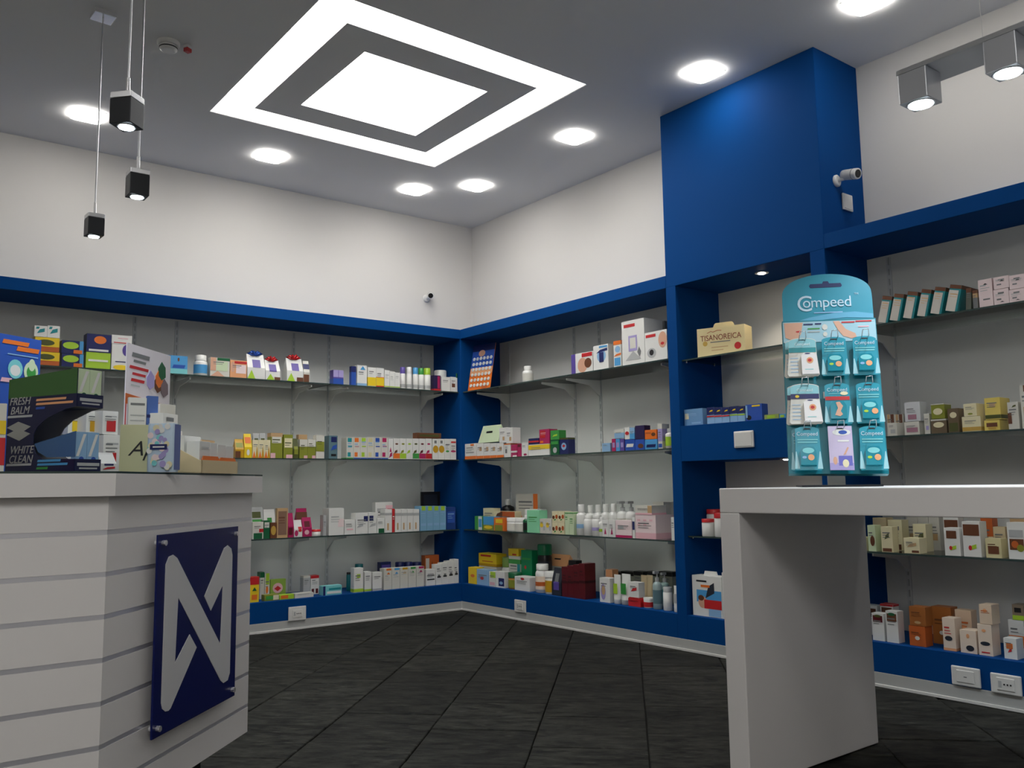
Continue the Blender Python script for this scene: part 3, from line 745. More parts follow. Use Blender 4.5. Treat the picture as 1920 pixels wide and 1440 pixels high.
I('B',1,0,539,569,664,'gift','white tea bag tied with a large red bow','w',bow='red',prints=[(.3,.75,.45,.78,'pur'),(0,.5,0,.35,'lime','t'),(.6,1,0,.18,'brown')],dp=.08)
I('B',1,0,570,581,676,'pouch','narrow white and brown tea pouch','ow',[(0,.9,.0,.35,'brown'),(0,1,.6,.85,'navy')],dp=.06)
I('B',1,0,625,644,694,'box','lilac and blue shaded mini carton','pur',[(0,.48,.5,1,'lil'),(.52,1,.5,1,'lil'),(0,1,0,.4,'blue')],n=1,txt=None)
I('B',1,0,659,667.5,687,'box','slim dark-blue carton','blue',[B_('navy',.7,1)],txt=None)
I('B',1,0,670,688,685,'box','white carton with a blue arrow top','w',[(.3,.85,.78,.97,'sky','t'),B_('lb',0,.12)],dp=.05)
I('B',1,0,690,705,689,'box','white carton with a yellow lower half','w',[B_('y',.03,.48)],dp=.05)
I('B',1,0,705.5,720,690,'box','white carton with yellow lower half and red base','w',[B_('y',.03,.48),B_('red',0,.06),B_('or_',.48,.52)],dp=.05)
I('B',1,0,721,750,(693,700),'box','small plain white carton with a green foot line','w',[B_('lime',.03,.08)],n=3,dp=.04,txt='lg')
for u0,u1,v,c,nm in ((753,762,688,'pur','purple'),(765,774,688,'w','white'),(777,786,689,'sky','light-blue'),(787.5,797,690,'green','green'),(798.5,810,690,'lime','lime-yellow')):
    I('B',1,0,u0,u1,v,'spray','slim white spray bottle with a %s cap' % nm,'w',c,.30,'lg')
I('B',1,0,813,826,704,'box','dark purple carton with a red foot','dpur',[B_('red',0,.12),(.55,.9,.15,.95,'mag')],txt=None)
I('B',1,0,828,844,707,'box','short white carton before the white canister','w',[],dp=.06)
I('B',1,0,845,855,707,'box','short white carton with a brown square','w',[(.2,.8,.3,.55,'brown')],dp=.06)
I('B',1,0,856,863,700,'spray','white bottle with a dark green cap','w','dg',.25)
I('B',1,1,822,848,694,'jar','large white canister','w','w',None)
I('B',1,0,66,112,633,'box','upper orange and yellow carton with an oval badge','dor',[B_('y',.35,1),(.08,.8,.42,.85,'dol','o')],txt=None,dp=.09,on=True)
I('B',1,0,65,89,611,'box','white teal-marked carton on the orange stack','w',[(.2,.8,.3,.8,'teal','l'),(.1,.4,.7,.9,'teal','s')],txt=None,dp=.08,on=2)
I('B',1,0,89.5,113,611,'box','second white teal-marked carton on the orange stack','w',[(.2,.8,.3,.8,'teal','l'),(.1,.4,.7,.9,'teal','s')],txt=None,dp=.08,on=2)
I('B',1,0,116,157,639,'box','upper navy and sky-blue carton with a lime oval','navy',[(.82,1,0,1,'sky'),(.05,.78,.35,.9,'lime','o'),(.55,.95,.02,.3,'or_')],txt=None,dp=.09,on=True)
I('B',1,0,210,248,629,'box','white carton with a red line lying on top','w',[(.1,.9,.1,.2,'red'),(.3,.8,.6,.7,'pink')],on=True,txt=None)
# second shelf
I('B',2,0,442,458,823,'pouch','golden-brown tea pouch with a dark foot','dy',[(0,.6,0,.35,'brown'),(.1,.9,.55,.8,'ol')],dp=.06)
I('B',2,0,459,473,813,'pouch','yellow tea pouch with an orange head','y',[(.1,.9,.6,.86,'or_'),(.3,.7,.1,.35,'w','o')],dp=.06)
I('B',2,0,474,507,825,'box','white-amber herbal carton','cream',[(0,.55,.0,.4,'or_','t'),(.5,1,.0,.7,'dy','t')],n=3,dp=.05)
I('B',2,1,476,500,812,'pouch','grey-green herbal pouch standing behind','lg',[(.2,.8,.3,.8,'dol')],n=2,dp=.05)
I('B',2,0,508,530,812,'box','green herbal carton with a tan top','ol',[B_('tan',.85,1),(.1,.9,.6,.85,'ow'),(0,.4,0,.2,'pink')],dp=.06,txt='dol')
I('B',2,0,532,549,815,'box','olive herbal carton with a cream middle','ol',[(.1,.95,.45,.85,'cream'),(.3,1,0,.15,'pink')],dp=.06,txt='dol')
I('B',2,0,550,560,822,'pouch','dark olive herbal pouch','dol',[(.2,.9,.2,.6,'ol')],dp=.05)
I('B',2,0,562,592,824,'box','cream-olive herbal carton','ol',[B_('ow',.62,1),(.55,1,0,.15,'pink')],n=2,dp=.05,txt='dol')
I('B',2,1,560,576,815,'box','grey-brown carton peeking over the herbal row','tan',[B_('lg',0,.8)],dp=.04)
I('B',2,0,593,608,816,'box','white carton with an olive centre','ow',[B_('ol',.3,.72)],dp=.05,txt='dol')
I('B',2,0,617,633,817,'box','slate-grey carton with dark blue blocks','5f7d86',[(.25,.9,.72,.95,'navy'),(.2,.9,.35,.62,'blue','l'),(.25,.85,.1,.2,'k')],txt=None,dp=.07)
for i,(c,nm) in enumerate((('teal','teal'),('or_','orange'),('lime','lime'),('cr2','pale yellow'),('blue','royal blue'),('mag','blue and red'))):
    I('B',2,0,650+i*13,662.6+i*13,820,'box','tall white carton with %s corner squares' % nm,'ow',[(.15,.75,.78,.97,c),(.15,.6,.1,.3,c),(.2,.8,.55,.6,c),B_('blue' if i else 'green',0,.05)],dp=.08,txt='lb')
I('B',2,0,728.5,737,823,'box','white carton with magenta zigzag print','w',[(.1,.8,.05,.35,'mag','l'),(.2,.7,.35,.6,'mag','t')],dp=.08,txt=None)
for i,(c,c2,nm) in enumerate((('or_','brown','orange'),('lime','ol','lime'),('w','lime','faint green'),('green','dol','leaf-green'),('mag','maroon','magenta'),('red','mag','red'))):
    I('B',2,0,738+i*12,749.5+i*12,822.5,'box','white herbal-drop carton with a %s foot picture' % nm,'w',[(0,1,.03,.28,c),(.05,.6,.26,.46,c2,'l'),(.25,.75,.7,.78,c2,'o')],dp=.08,txt=None)
I('B',2,0,811,833,823,'box','golden-disc white carton','w',[(.05,1,.32,.68,'dy','o'),(.3,.7,.78,.92,'g')],n=2,dp=.08,txt=None)
I('B',2,0,833.5,844,823,'box','white carton with a small green badge','w',[(.2,.8,.35,.45,'green','o'),(.2,.9,.7,.75,'g')],dp=.08,txt='g')
I('B',2,0,844.5,855,823,'box','white carton with a pink badge at the post','w',[(.05,.95,.35,.45,'mag','o'),(.1,.95,.8,.88,'red')],dp=.08,txt='g')
I('B',2,0,782,827,812,'box','long flat brown carton lying on the white cartons','brown',[(.1,.9,.3,.7,'dol')],on=True,dp=.06,txt=None)
# third shelf
I('B',3,0,474,494,979,'box','white and green carton with a dark red mark','ow',[(.1,.9,0,.35,'dg'),(.6,1,.4,.6,'red')],dp=.05)
I('B',3,0,495,506,976,'box','dark green carton','dg',[(.1,.9,.6,.9,'ow')],dp=.05)
I('B',3,0,507,519,980,'box','gold and brown carton','brown',[(.1,.9,.2,.8,'gold','o')],dp=.05,txt=None)
I('B',3,1,472,495,951,'pouch','grey-green herbal pouch at the back','lg',[(.1,.9,.2,.6,'green'),(.1,.8,.65,.85,'dol')],dp=.06)
I('B',3,1,496,517,955,'pouch','white pouch with green leaves','w',[(.1,.9,0,.3,'dg'),(.3,.7,.45,.7,'green')],dp=.06)
I('B',3,0,520,540,953,'box','tan card box leaning with a pinkish front','tan',[(.1,.9,.1,.9,'8a6a58')],dp=.03,txt='brown')
I('B',3,0,541,551,962,'pouch','dark magenta pouch beside the tan box','mag',[(.1,.8,.1,.4,'maroon')],dp=.05)
I('B',3,0,552,567,975,'pouch','white pouch with magenta berries','w',[(.05,.5,.05,.4,'mag','o'),(.5,.95,.3,.6,'red','o')],dp=.05)
I('B',3,0,568,585,970,'pouch','bright magenta pouch','mag',[(.2,.7,.1,.35,'pink','o'),(.2,.8,.5,.8,'maroon')],dp=.05)
I('B',3,1,557,577,953,'pouch','magenta pouch with a brown top at the back','mag',[(0,1,.6,.86,'brown')],dp=.05)
I('B',3,0,587,605,993,'jar','low white dish with a red rim','w','red',None,capf=.3)
I('B',3,0,606.5,612,966,'box','very slim grey carton','lg',[],dp=.05)
I('B',3,0,617,645,953,'box','largest plain white carton with faint pink corner','w',[(.6,1,.3,.6,'lpink')],dp=.1,txt='lg')
I('B',3,0,646,666,975,'box','short white carton with faint red writing','w',[(.2,.8,.3,.4,'pink')],dp=.07)
I('B',3,0,667,690,962,'box','white carton with a navy square and grey swoosh','w',[(.65,.98,.6,.85,'navy'),(.1,.6,.3,.5,'lg','l')],dp=.07)
I('B',3,0,691,706,961,'box','white carton with navy square beside the green patch','w',[(.1,.6,.6,.85,'navy'),(.1,.9,.3,.5,'lg','l')],dp=.07)
I('B',3,0,707,721,972,'box','white carton with a dark green patch','w',[(.2,.95,.0,.3,'dg')],dp=.07)
I('B',3,1,704,736,942,'box','wide white and pink carton at the back','w',[(.6,1,.3,.9,'pink'),(.1,.6,.7,.8,'lg')],dp=.05)
I('B',3,0,722,735,955,'box','white carton with a tan figure and grey top','w',[(.3,.55,.1,.4,'tan'),B_('lg',.75,.85)],dp=.07,txt=None)
I('B',3,0,735.5,740,954,'box','very slim carton with a red spine','red',[],dp=.07,txt='w')
I('B',3,0,741,786,955,'box','white carton with a small brown figure','w',[(.3,.55,.1,.4,'tan'),B_('lg',.72,.84)],n=4,dp=.07,txt=None)
I('B',3,0,788,836,949,'box','light-blue carton with a lime tip','7fb0d0',[(.2,.8,.82,1,'lime'),(.1,.9,.2,.3,'lb')],n=4,dp=.08,txt='lb')
I('B',3,0,837,854,951,'box','deep blue carton with faint lettering','1c3f86',[(.1,.9,.3,.8,'blue')],dp=.08,txt='lb')
I('B',3,2,790,825,922,'frame','small black picture frame with a dark picture','k')
# ledge
I('B',4,0,469,486,1082,'box','tall yellow carton with a red top','y',[B_('red',.7,1),(.25,.75,.45,.6,'dg','t'),(.2,.8,.1,.3,'or_')],dp=.05,txt=None)
I('B',4,1,488,496,1073,'box','slim white and green carton','ow',[B_('dg',.8,1)],dp=.05)
I('B',4,1,497,506,1075,'box','slim white carton with lime and orange leaf','ow',[(.2,.9,.55,1,'lime'),(.2,.7,.2,.5,'or_','o')],dp=.05)
I('B',4,1,507,536,1086,'box','green carton with a pink heart oval','8fae4a',[(.15,.8,.25,.8,'pink','o'),(.25,.7,.35,.65,'red','d')],dp=.04,txt=None)
I('B',4,0,496,523,1115,'box','flat green and cream carton lying down','ol',[(.1,.9,.2,.8,'green'),(.6,1,.1,.9,'cream')],dp=.05,txt=None)
I('B',4,0,524,551,1115,'box','flat lime carton with an orange picture lying down','lime',[(.1,.6,.2,.9,'or_')],dp=.05,txt=None)
I('B',4,0,553,588,1112,'box','flat white carton lying down','ow',[],dp=.06)
I('B',4,1,569,582,1080,'box','clear-sided white carton','ow',[B_('lg',.1,.9)],dp=.05)
I('B',4,1,583,598,1079,'box','white carton with a red top band','w',[B_('red',.85,1),(.1,.4,.05,.3,'maroon'),(.6,.9,.05,.3,'maroon')],dp=.05)
I('B',4,0,606,641,1098,'box','flat mint-green carton with a navy end','aqua',[(0,.12,0,1,'navy'),(.2,.95,.15,.4,'w'),(.3,.95,.55,.75,'teal')],dp=.06,txt=None)
I('B',4,1,652,660,1073,'spray','teal tube with dark cap','dteal','k',.12)
I('B',4,0,664,681,1065,'box','tall white carton with a bright green foot','w',[B_('lime',.02,.15),(.3,.7,.6,.75,'lime')],dp=.05)
I('B',4,0,684,696,1072,'box','medium white carton with a bright green foot','w',[B_('lime',.02,.12)],dp=.05)
I('B',4,0,699,716,1073,'box','medium white carton with a grey foot','w',[B_('lg',.02,.12)],dp=.05)
I('B',4,1,668,690,1058,'bottle','dark bottle with a teal cap','dk','dteal',None)
for i,(c,nm) in enumerate((('or_','orange'),('sky','blue'),('dy','amber'),('green','green'),('mag','pink'))):
    I('B',4,0,720+i*15.2,734.4+i*15.2,1066-i*1.0,'box','white carton with a small %s tip' % nm,'ow',[(.3,.95,.9,1,c),(.35,.8,.72,.82,c,'t')],dp=.06,txt='lg')
I('B',4,1,714,733,1054,'box','dark blue carton peeking out behind the tipped cartons','navy',[(.1,.9,.1,.9,'pur')],dp=.05)
I('B',4,1,746,794,1054,'spray','dark blue bottle peeking over the tipped cartons','navy','navy',.2,n=3)
I('B',4,0,799,816,1068,'box','white carton with black writing','w',[(.1,.9,.35,.42,'k'),(.1,.9,.6,.65,'k')],dp=.06)
I('B',4,1,797,823,1041,'box','amber and dark carton at the back','dor',[(.3,.7,0,.8,'k','t'),(.05,.3,.3,.9,'ow')],dp=.05,txt=None)
I('B',4,0,817.5,862,(1060,1047),'box','black-pictured white carton','w',[(.2,.8,.35,.42,'k'),(.3,.7,.42,.5,'g')],n=4,dp=.06)
# ------------------------------------------------------------------ side wall (C), top shelf
I('C',1,0,975,988,686,'bottle','lone white bottle','w','w','ow',capf=.25,neck=.6)
I('C',1,0,1071,1111,(662,662),'box','white carton with a purple end and woman picture','w',[(0,.2,0,1,'pur'),(.3,.75,.0,.75,'skin','o'),(.62,.95,.2,.7,'brown','o'),(.5,.98,.78,.97,'red')],dp=.1,txt=None)
I('C',1,0,1112,1140,647,'box','white carton with a dark monitor picture','w',[(.25,.85,.3,.8,'lb','o'),(.4,.7,.3,.7,'navy'),(.2,.95,.68,.85,'navy','l'),(.4,.95,.88,.96,'sky')],dp=.11,txt=None)
I('C',1,0,1150,1164,639,'box','narrow orange, white and blue carton','w',[B_('or_',.85,1),(.0,1,.4,.52,'or_','l'),(.1,.9,.05,.35,'sky'),(.2,.9,.55,.8,'lb','o')],dp=.05,txt=None)
I('C',1,0,1165,1207,600,'box','largest white appliance carton with a walker-like picture','w',[(.1,.6,.85,.92,'red'),(.3,.68,.3,.65,'lil'),(.36,.62,.36,.6,'ow'),(.15,.85,.1,.3,'lg','t'),(.68,.85,.15,.38,'g','d')],dp=.16,txt=None)
I('C',1,0,1208.5,1250,621,'box','white appliance carton with a baby face picture','w',[(.05,.5,.82,.92,'red'),(.62,1,.4,.95,'skin','o'),(.72,.88,.5,.6,'red','o'),(.1,.5,.12,.45,'lg','o'),(.2,.4,.2,.4,'k','o')],dp=.12,txt=None)
I('C',1,2,1222,1246,604,'box','grey carton behind the baby-face carton','g',[(.1,.5,.7,.9,'red')],dp=.05)
# second shelf
I('C',2,0,871,893,832,'box','wide white carton with an orange base','w',[B_('or_',0,.2),(.1,.8,.4,.45,'g'),(.5,.8,.85,.97,'or_')],dp=.08)
I('C',2,0,894,944,831,'box','white carton with an orange base and brown mark','w',[B_('or_',0,.18),(.4,.75,.5,.75,'tan')],n=4,dp=.08)
I('C',2,0,945,957,832,'box','white carton with an orange top line','w',[B_('or_',.93,1),(.2,.5,.3,.6,'g')],dp=.08)
I('C',2,0,958,969,834,'box','magenta and white striped mini carton','mag',[(0,1,.35,.5,'w'),(.3,1,.0,.12,'w')],txt=None,dp=.05)
I('C',2,0,970,977,832,'box','slim magenta carton','mag',[(.1,.9,.75,.95,'maroon')],txt=None,dp=.05)
I('C',2,0,978,990,830,'box','white carton with a magenta dot','w',[(.3,.8,.05,.2,'mag','o')],dp=.05)
I('C',2,0,991,1030,833,'box','wide white carton with a yellow upper half','w',[B_('y',.55,.95)],n=1,dp=.08)
I('C',2,0,1032,1048,825,'box','dark green carton with a silver figure','dg',[(.3,.75,.1,.5,'lg','o'),(.1,.9,.7,.9,'green')],dp=.06,txt=None)
I('C',2,0,1049,1065,821,'box','navy carton with a red and white crest','navy',[(.2,.8,.25,.7,'lb','o'),(.3,.7,.4,.6,'red','d'),B_('dol',.9,1)],dp=.06,txt=None)
I('C',2,0,896,934,797,'roof','white and green bag with a pointed top','pg',on=True,dp=.08)
I('C',2,0,936,961,802,'box','white carton stacked with a brown mark','w',[(.5,.8,.15,.4,'tan')],on=True,n=2,dp=.07)
I('C',2,0,991,1010,822,'box','flat navy and red carton stacked','navy',[B_('red',.3,.6)],on=True,dp=.07,txt=None)
I('C',2,0,1011,1030,805,'box','magenta carton stacked beside the flat navy one','mag',[(.1,.6,.4,.9,'red'),(.1,.4,.05,.2,'or_')],on=True,dp=.07,txt='pink')
I('C',2,0,1032,1048,807,'box','bright green carton stacked on the dark green one','green',[(.2,.8,.3,.6,'lime','l')],on=True,dp=.06,txt=None)
I('C',2,0,1129,1144,831,'box','small pale blue carton standing alone','lb',[],dp=.05)
for u0,u1,c,nm in ((1147,1154,'mag','hot-pink'),(1154.5,1162,'sky','blue'),(1162.5,1170,'pur','violet')):
    I('C',2,0,u0,u1,823,'box','small %s carton in a row of three' % nm,c,[(.2,.8,.3,.7,'lil')],dp=.05,txt=None)
I('C',2,0,1172,1190,824,'box','blue carton with white script','blue',[(.1,.9,.3,.6,'w','s')],dp=.06,txt=None)
I('C',2,0,1190.5,1208,824,'box','blue carton with a brown picture','blue',[(.3,.9,.15,.6,'brown','o')],dp=.06,txt=None)
I('C',2,0,1209,1232,824,'box','light-blue carton with darker letters','sky',[(.1,.9,.2,.5,'navy','s')],dp=.06,txt=None)
I('C',2,0,1233,1241,795,'box','tall lilac and white carton','ow',[B_('lil',.3,.8),(.1,.9,.05,.2,'blue')],dp=.06)
I('C',2,0,1242.5,1258,803,'bottle','white bottle with a lime label beside the column','ow','lg','lime',capf=.2)
I('C',2,0,1152,1170,805,'box','light-blue and white carton stacked on the pink row','ow',[B_('lb',.0,.6)],on=True,dp=.05)
I('C',2,0,1171,1180,801,'box','slim white carton with a red circle','w',[(.1,.9,.35,.65,'red','o')],on=True,dp=.05,txt=None)
I('C',2,0,1180.5,1189.5,802,'box','slim pale blue carton stacked','lb',[B_('sky',0,.5)],on=True,dp=.05)
I('C',2,0,1190.5,1208,798,'box','tall black-violet carton stacked','dpur',[],on=True,dp=.05,txt=None)
I('C',2,0,1209,1231,806,'box','orange carton with a brown picture stacked','or_',[(.55,.9,.3,.7,'brown','o'),(.05,.5,.6,.75,'dor')],on=True,dp=.05,txt=None)
# third shelf
I('C',3,0,890,904,968,'box','green, white and blue carton at the post','green',[(.5,1,0,1,'w'),(.55,.95,.2,.8,'sky')],dp=.05,txt=None)
I('C',3,0,906,925,969,'box','blue carton with a yellow meadow picture','sky',[(0,1,0,.4,'ol'),(.1,.9,.1,.35,'y','o')],dp=.06,txt=None)
I('C',3,0,926,944,971,'box','orange and green carton','or_',[(.1,.9,0,.45,'ol'),(.2,.9,.6,.9,'y')],dp=.06,txt=None)
I('C',3,0,945,976,971,'jar','white cream jar with a gold sign','w','w','ow',n=2)
I('C',3,0,977,987,966,'bottle','dark green bottle with a white cap','dg','w','k')
I('C',3,0,988,1011,957,'box','plain mint-green carton','mint',[],dp=.07,txt='green')
I('C',3,1,906,926,953,'box','cream carton behind the blue meadow carton','cream',[],dp=.06)
I('C',3,1,927,965,959,'box','long cream carton with a red-brown top line','cream',[(.3,1,.7,1,'dor'),(.0,.4,.5,1,'brown','l')],dp=.06)
I('C',3,1,984,1012,955,'box','white and blue carton behind the mint one','w',[(.85,1,0,1,'blue')],dp=.06)
I('C',3,2,935,950,936,'bottle','squat black bottle with a white cap','k','w',None,capf=.2,neck=.35)
I('C',3,2,967,1008,926,'box','white picture card with orange and grey shapes','ow',[(.8,1,0,1,'or_'),(.1,.28,.05,.4,'or_','l'),(.36,.52,.05,.45,'lil','l'),(.58,.78,.05,.4,'brown','l')],dp=.02)
I('C',3,0,1012,1034,973,'box','white carton with a yellow lemon picture','ow',[(.05,.6,.4,.75,'y','o'),(.6,.9,.2,.5,'lg')],n=2,dp=.06)
I('C',3,0,1035,1058,979,'box','lower cream carton with nut pictures','cream',[(.05,.45,.25,.6,'brown','o'),(.55,.95,.3,.7,'dor','o'),(.3,.6,.1,.3,'green','l')],n=2,dp=.06,txt=None)
I('C',3,0,1035,1058,959,'box','upper cream carton with nut pictures','cream',[(.05,.45,.25,.6,'brown','o'),(.55,.95,.3,.7,'dor','o'),(.3,.6,.1,.3,'green','l')],n=2,on=True,dp=.06,txt=None)
I('C',3,0,1059,1075,960,'box','pale green carton with thin lines','pg',[B_('green',.93,.97)],n=2,dp=.06,txt='green')
I('C',3,0,1076,1089,946,'bottle','white flip-cap bottle with a pale blue badge','w','w',None,capf=.25,lab2='lb')
I('C',3,0,1090,1103,966,'bottle','plain white bottle with a rounded shoulder','w','w',None,capf=.15,neck=.7)
I('C',3,0,1105,1119,966,'bottle','white bottle with a lilac badge','w','w',None,capf=.15,neck=.7,lab2='lil')
I('C',3,0,1120,1128,970,'bottle','white bottle with a green leaf band','w','w',None,capf=.2,lab2='lime')
I('C',3,0,1129,1153,975,'box','small white carton with a magenta figure','w',[(.3,.65,.15,.55,'mag','t')],n=2,dp=.05)
I('C',3,1,1092,1150,(948,944),'bottle','tall white lotion bottle at the back','w','w',None,n=4,capf=.25,neck=.45)
I('C',3,1,1151,1183,940,'pump','tall white pump bottle at the back','w','lg','ow',n=2)
I('C',3,0,1154,1184,976,'box','white and rose carton with a grey mark','lpink',[B_('mag',0,.14),(.15,.5,.5,.7,'lg')],dp=.07)
I('C',3,0,1185,1190,970,'box','slim white and navy carton','w',[(.1,.9,.4,.8,'navy')],dp=.05,txt=None)
I('C',3,0,1191,1229,966,'box','large rose-pink and white carton with dot rows','lpink',[B_('pink',0,.25),(.1,.25,.55,.62,'pink'),(.4,.55,.55,.62,'pink'),(.1,.25,.75,.82,'pink'),(.4,.55,.75,.82,'pink'),(.7,.85,.75,.82,'pink')],dp=.16)
I('C',3,0,1258,1265,970,'box','slim white carton at the column','w',[],dp=.16)
I('C',3,0,1191,1222,948,'box','flat white and grey-pink carton stacked','ow',[(.75,1,0,1,'tan'),B_('pink',0,.2)],on=True,dp=.12)
I('C',3,2,1224,1258,941,'box','white carton with a grey corner at the back','ow',[(.6,1,.4,1,'g'),(.1,.5,.3,.4,'red')],dp=.06)
# ledge
I('C',4,0,878,893,1064,'box','small bright yellow carton at the post','y',[(.3,.8,.4,.6,'or_','o')],dp=.07,txt=None)
I('C',4,0,894,916,1068,'box','pale blue carton with a red dot','lb',[(.3,.6,.35,.55,'red','o')],dp=.07)
I('C',4,0,917,929,1072,'box','white carton with a lime patch','w',[(.2,1,.6,1,'lime'),(.1,.9,.1,.3,'pink')],dp=.06)
I('C',4,0,930,946,1072,'box','white carton with a navy picture','w',[(.3,.95,.1,.6,'navy'),(.4,.8,.2,.4,'lb','o')],dp=.06,txt=None)
I('C',4,0,947,964,1074,'jar','amber jar with a dark green lid','b07a3a','dg','ol',capf=.3)
I('C',4,0,965,993,1082,'box','low white carton with a red heart','w',[(.4,.65,.78,.95,'red','o')],dp=.09)
I('C',4,0,998,1015,1058,'bottle','white supplement bottle with a food picture','w','w','pc',capf=.2,neck=.75,lab2='dor')
I('C',4,0,1016,1033,1072,'jar','white-lidded jar with an amber label','ow','w','dy',capf=.25)
I('C',4,0,1034,1051,1065,'pouch','dark patterned pouch','dk',[(.2,.8,.2,.5,'pur'),(.3,.7,.5,.8,'g')],dp=.06)
I('C',4,0,1053,1096,(1064,1056),'box','dark maroon carton','maroon',[B_('3a0d12',.45,.52)],n=4,dp=.09,txt='3a0d12')
I('C',4,1,897,931,1062,'box','box hidden under the big yellow carton','ow',[],dp=.09)
I('C',4,1,897,931,1038,'box','big golden-yellow carton with red script','dy',[B_('y',.2,1),(.1,.7,.75,.9,'red','s'),(.2,.8,.35,.42,'dor')],on=True,dp=.09,txt=None)
I('C',4,1,934,952,1045,'bottle','white bottle with a green cap behind the jar','w','7a9a4a','lg',capf=.35,neck=.8)
I('C',4,1,954,975,1043,'box','white and green carton behind the amber jar','ow',[B_('green',.75,.9),(.75,1,0,.75,'teal')],dp=.06)
I('C',4,1,953,972,1029,'box','small yellow carton stacked high','y',[(.4,.8,.1,.3,'red')],on=True,dp=.06,txt=None)
I('C',4,1,977,997,1032,'box','tall emerald carton with a red dot','0f8a58',[(.3,.5,.5,.6,'red','o'),(.1,.9,.75,.8,'green')],dp=.06,txt=None)
I('C',4,1,999,1022,1021,'jar','large dark jar with an emerald lid','k','0f7a4c','dk',capf=.22)
I('C',4,2,1023,1062,1062,'box','box under the orange roof-shaped carton','ow',[],dp=.09)
I('C',4,2,1023,1062,1040,'roof','orange roof-shaped carton with black writing','peach',on=True,dp=.09)
I('C',4,1,1066,1080,1051,'box','black carton behind the maroon row','k',[],dp=.05,txt=None)
I('C',4,0,1124,1143,1084,'box','white carton with a person picture','w',[(.1,.6,.1,.75,'lil','o'),(.2,.55,.3,.7,'tan','o')],dp=.06)
I('C',4,1,1136,1148,1068,'box','slim carton with a peach top','ow',[B_('peach',.6,1)],dp=.05)
I('C',4,0,1147,1159,1078,'tube','white tube with a green mark','w','w','lime')
I('C',4,0,1160,1176,1077,'tube','wider white tube with green writing','w','lg','green')
I('C',4,0,1178,1201,1122,'box','flat dark red carton lying down','red',[],dp=.06,txt='maroon')
I('C',4,0,1179,1197,1092,'box','white carton with bold red script','w',[(.2,.8,.4,.7,'red','l'),B_('red',0,.04)],on=True,dp=.05)
I('C',4,1,1198,1220,1079,'tube','beige cream tube','bei','bei',None,n=2)
I('C',4,0,1202,1217,1121,'jar','small white jar with a red label','w','w','red')
I('C',4,2,1199,1215,1090,'bottle','lime-yellow labelled bottle','cream','lime','lime')
I('C',4,0,1219,1232,1071,'pump','grey-teal pump bottle before the beige tubes','9fb4b4','lg','5f7d86')
I('C',4,1,1233,1246,1074,'pump','second teal pump bottle farther back','8aa6a2','lg','dteal')
I('C',4,0,1239,1252,1101,'spray','white spray bottle with a clear cap','w','lg',.22)
I('C',4,0,1260,1270,1099,'tube','slim white tube at the column','w','w','lg')
I('C',4,2,1140,1260,1072,'box','grey-green carton in the rear row','8f9484',[B_('k',.86,1)],n=5,dp=.05)
# ------------------------------------------------------------------ niche (N)
I('N',2,0,1281,1317,767,'box','pale blue cube-like carton','6f9cc8',[(.05,.25,.4,.75,'cream'),(.4,.9,.1,.2,'lb')],dp=.06,txt='lb')
I('N',2,0,1325,1367,764,'box','small blue and white carton with a red line','lb',[B_('navy',.55,1),B_('red',.42,.5),(.3,.8,.72,.85,'y','l')],n=3,dp=.05,txt=None)
I('N',2,0,1368,1396,762,'box','small blue and white carton with a lime line','lb',[B_('navy',.55,1),B_('lime',.42,.5),(.3,.8,.72,.85,'y','l')],n=2,dp=.05,txt=None)
I('N',2,0,1397.5,1428,758,'box','larger royal-blue carton with a black figure','blue',[(.05,.35,.05,.35,'k','o'),(.0,.12,.2,.95,'lb'),(.4,.9,.85,.95,'y')],dp=.05,txt=None)
I('N',2,0,1433,1460,777,'box','flat lime and grey carton','9aa85a',[(.2,.75,.2,.8,'lime')],dp=.05,txt=None)
I('N',2,0,1461,1480,776,'box','flat blue and green carton','sky',[(.1,.5,.2,.8,'lime')],dp=.05,txt=None)
I('N',3,0,1310,1329,973,'jar','short white jar with a red lid','w','red',None,capf=.18)
I('N',3,0,1333,1353,962,'jar','tall white jar with a red lid','w','red',None,capf=.2)
I('N',3,1,1318,1340,955,'jar','white jar with a red lid at the back','w','red',None,capf=.16)
I('N',3,0,1356,1400,965,'jar','white jar with a red lid behind the table leg','w','red',None,capf=.18,n=2)
I('N',4,0,1297,1352,1072,'hbox','white carton with a waving child and rocket picture','w',[(.15,.98,.35,.65,'sky'),(.2,.5,.2,.5,'skin','o'),(.2,.4,.38,.52,'brown','o'),(.4,.98,.2,.42,'red'),(.45,.75,.45,.85,'dk','l'),(.3,.6,.72,.78,'or_'),(.15,.5,.85,.89,'k'),(.55,.95,.02,.2,'lb')],dp=.08,txt=None)
I('N',4,0,1353,1385,1075,'box','white carton with a red and blue picture','w',[(.1,.9,.3,.6,'sky'),(.2,.9,.2,.4,'red')],dp=.08)
I('N',4,1,1345,1380,1110,'jar','white tub hidden behind the cartons','w','w','lg')
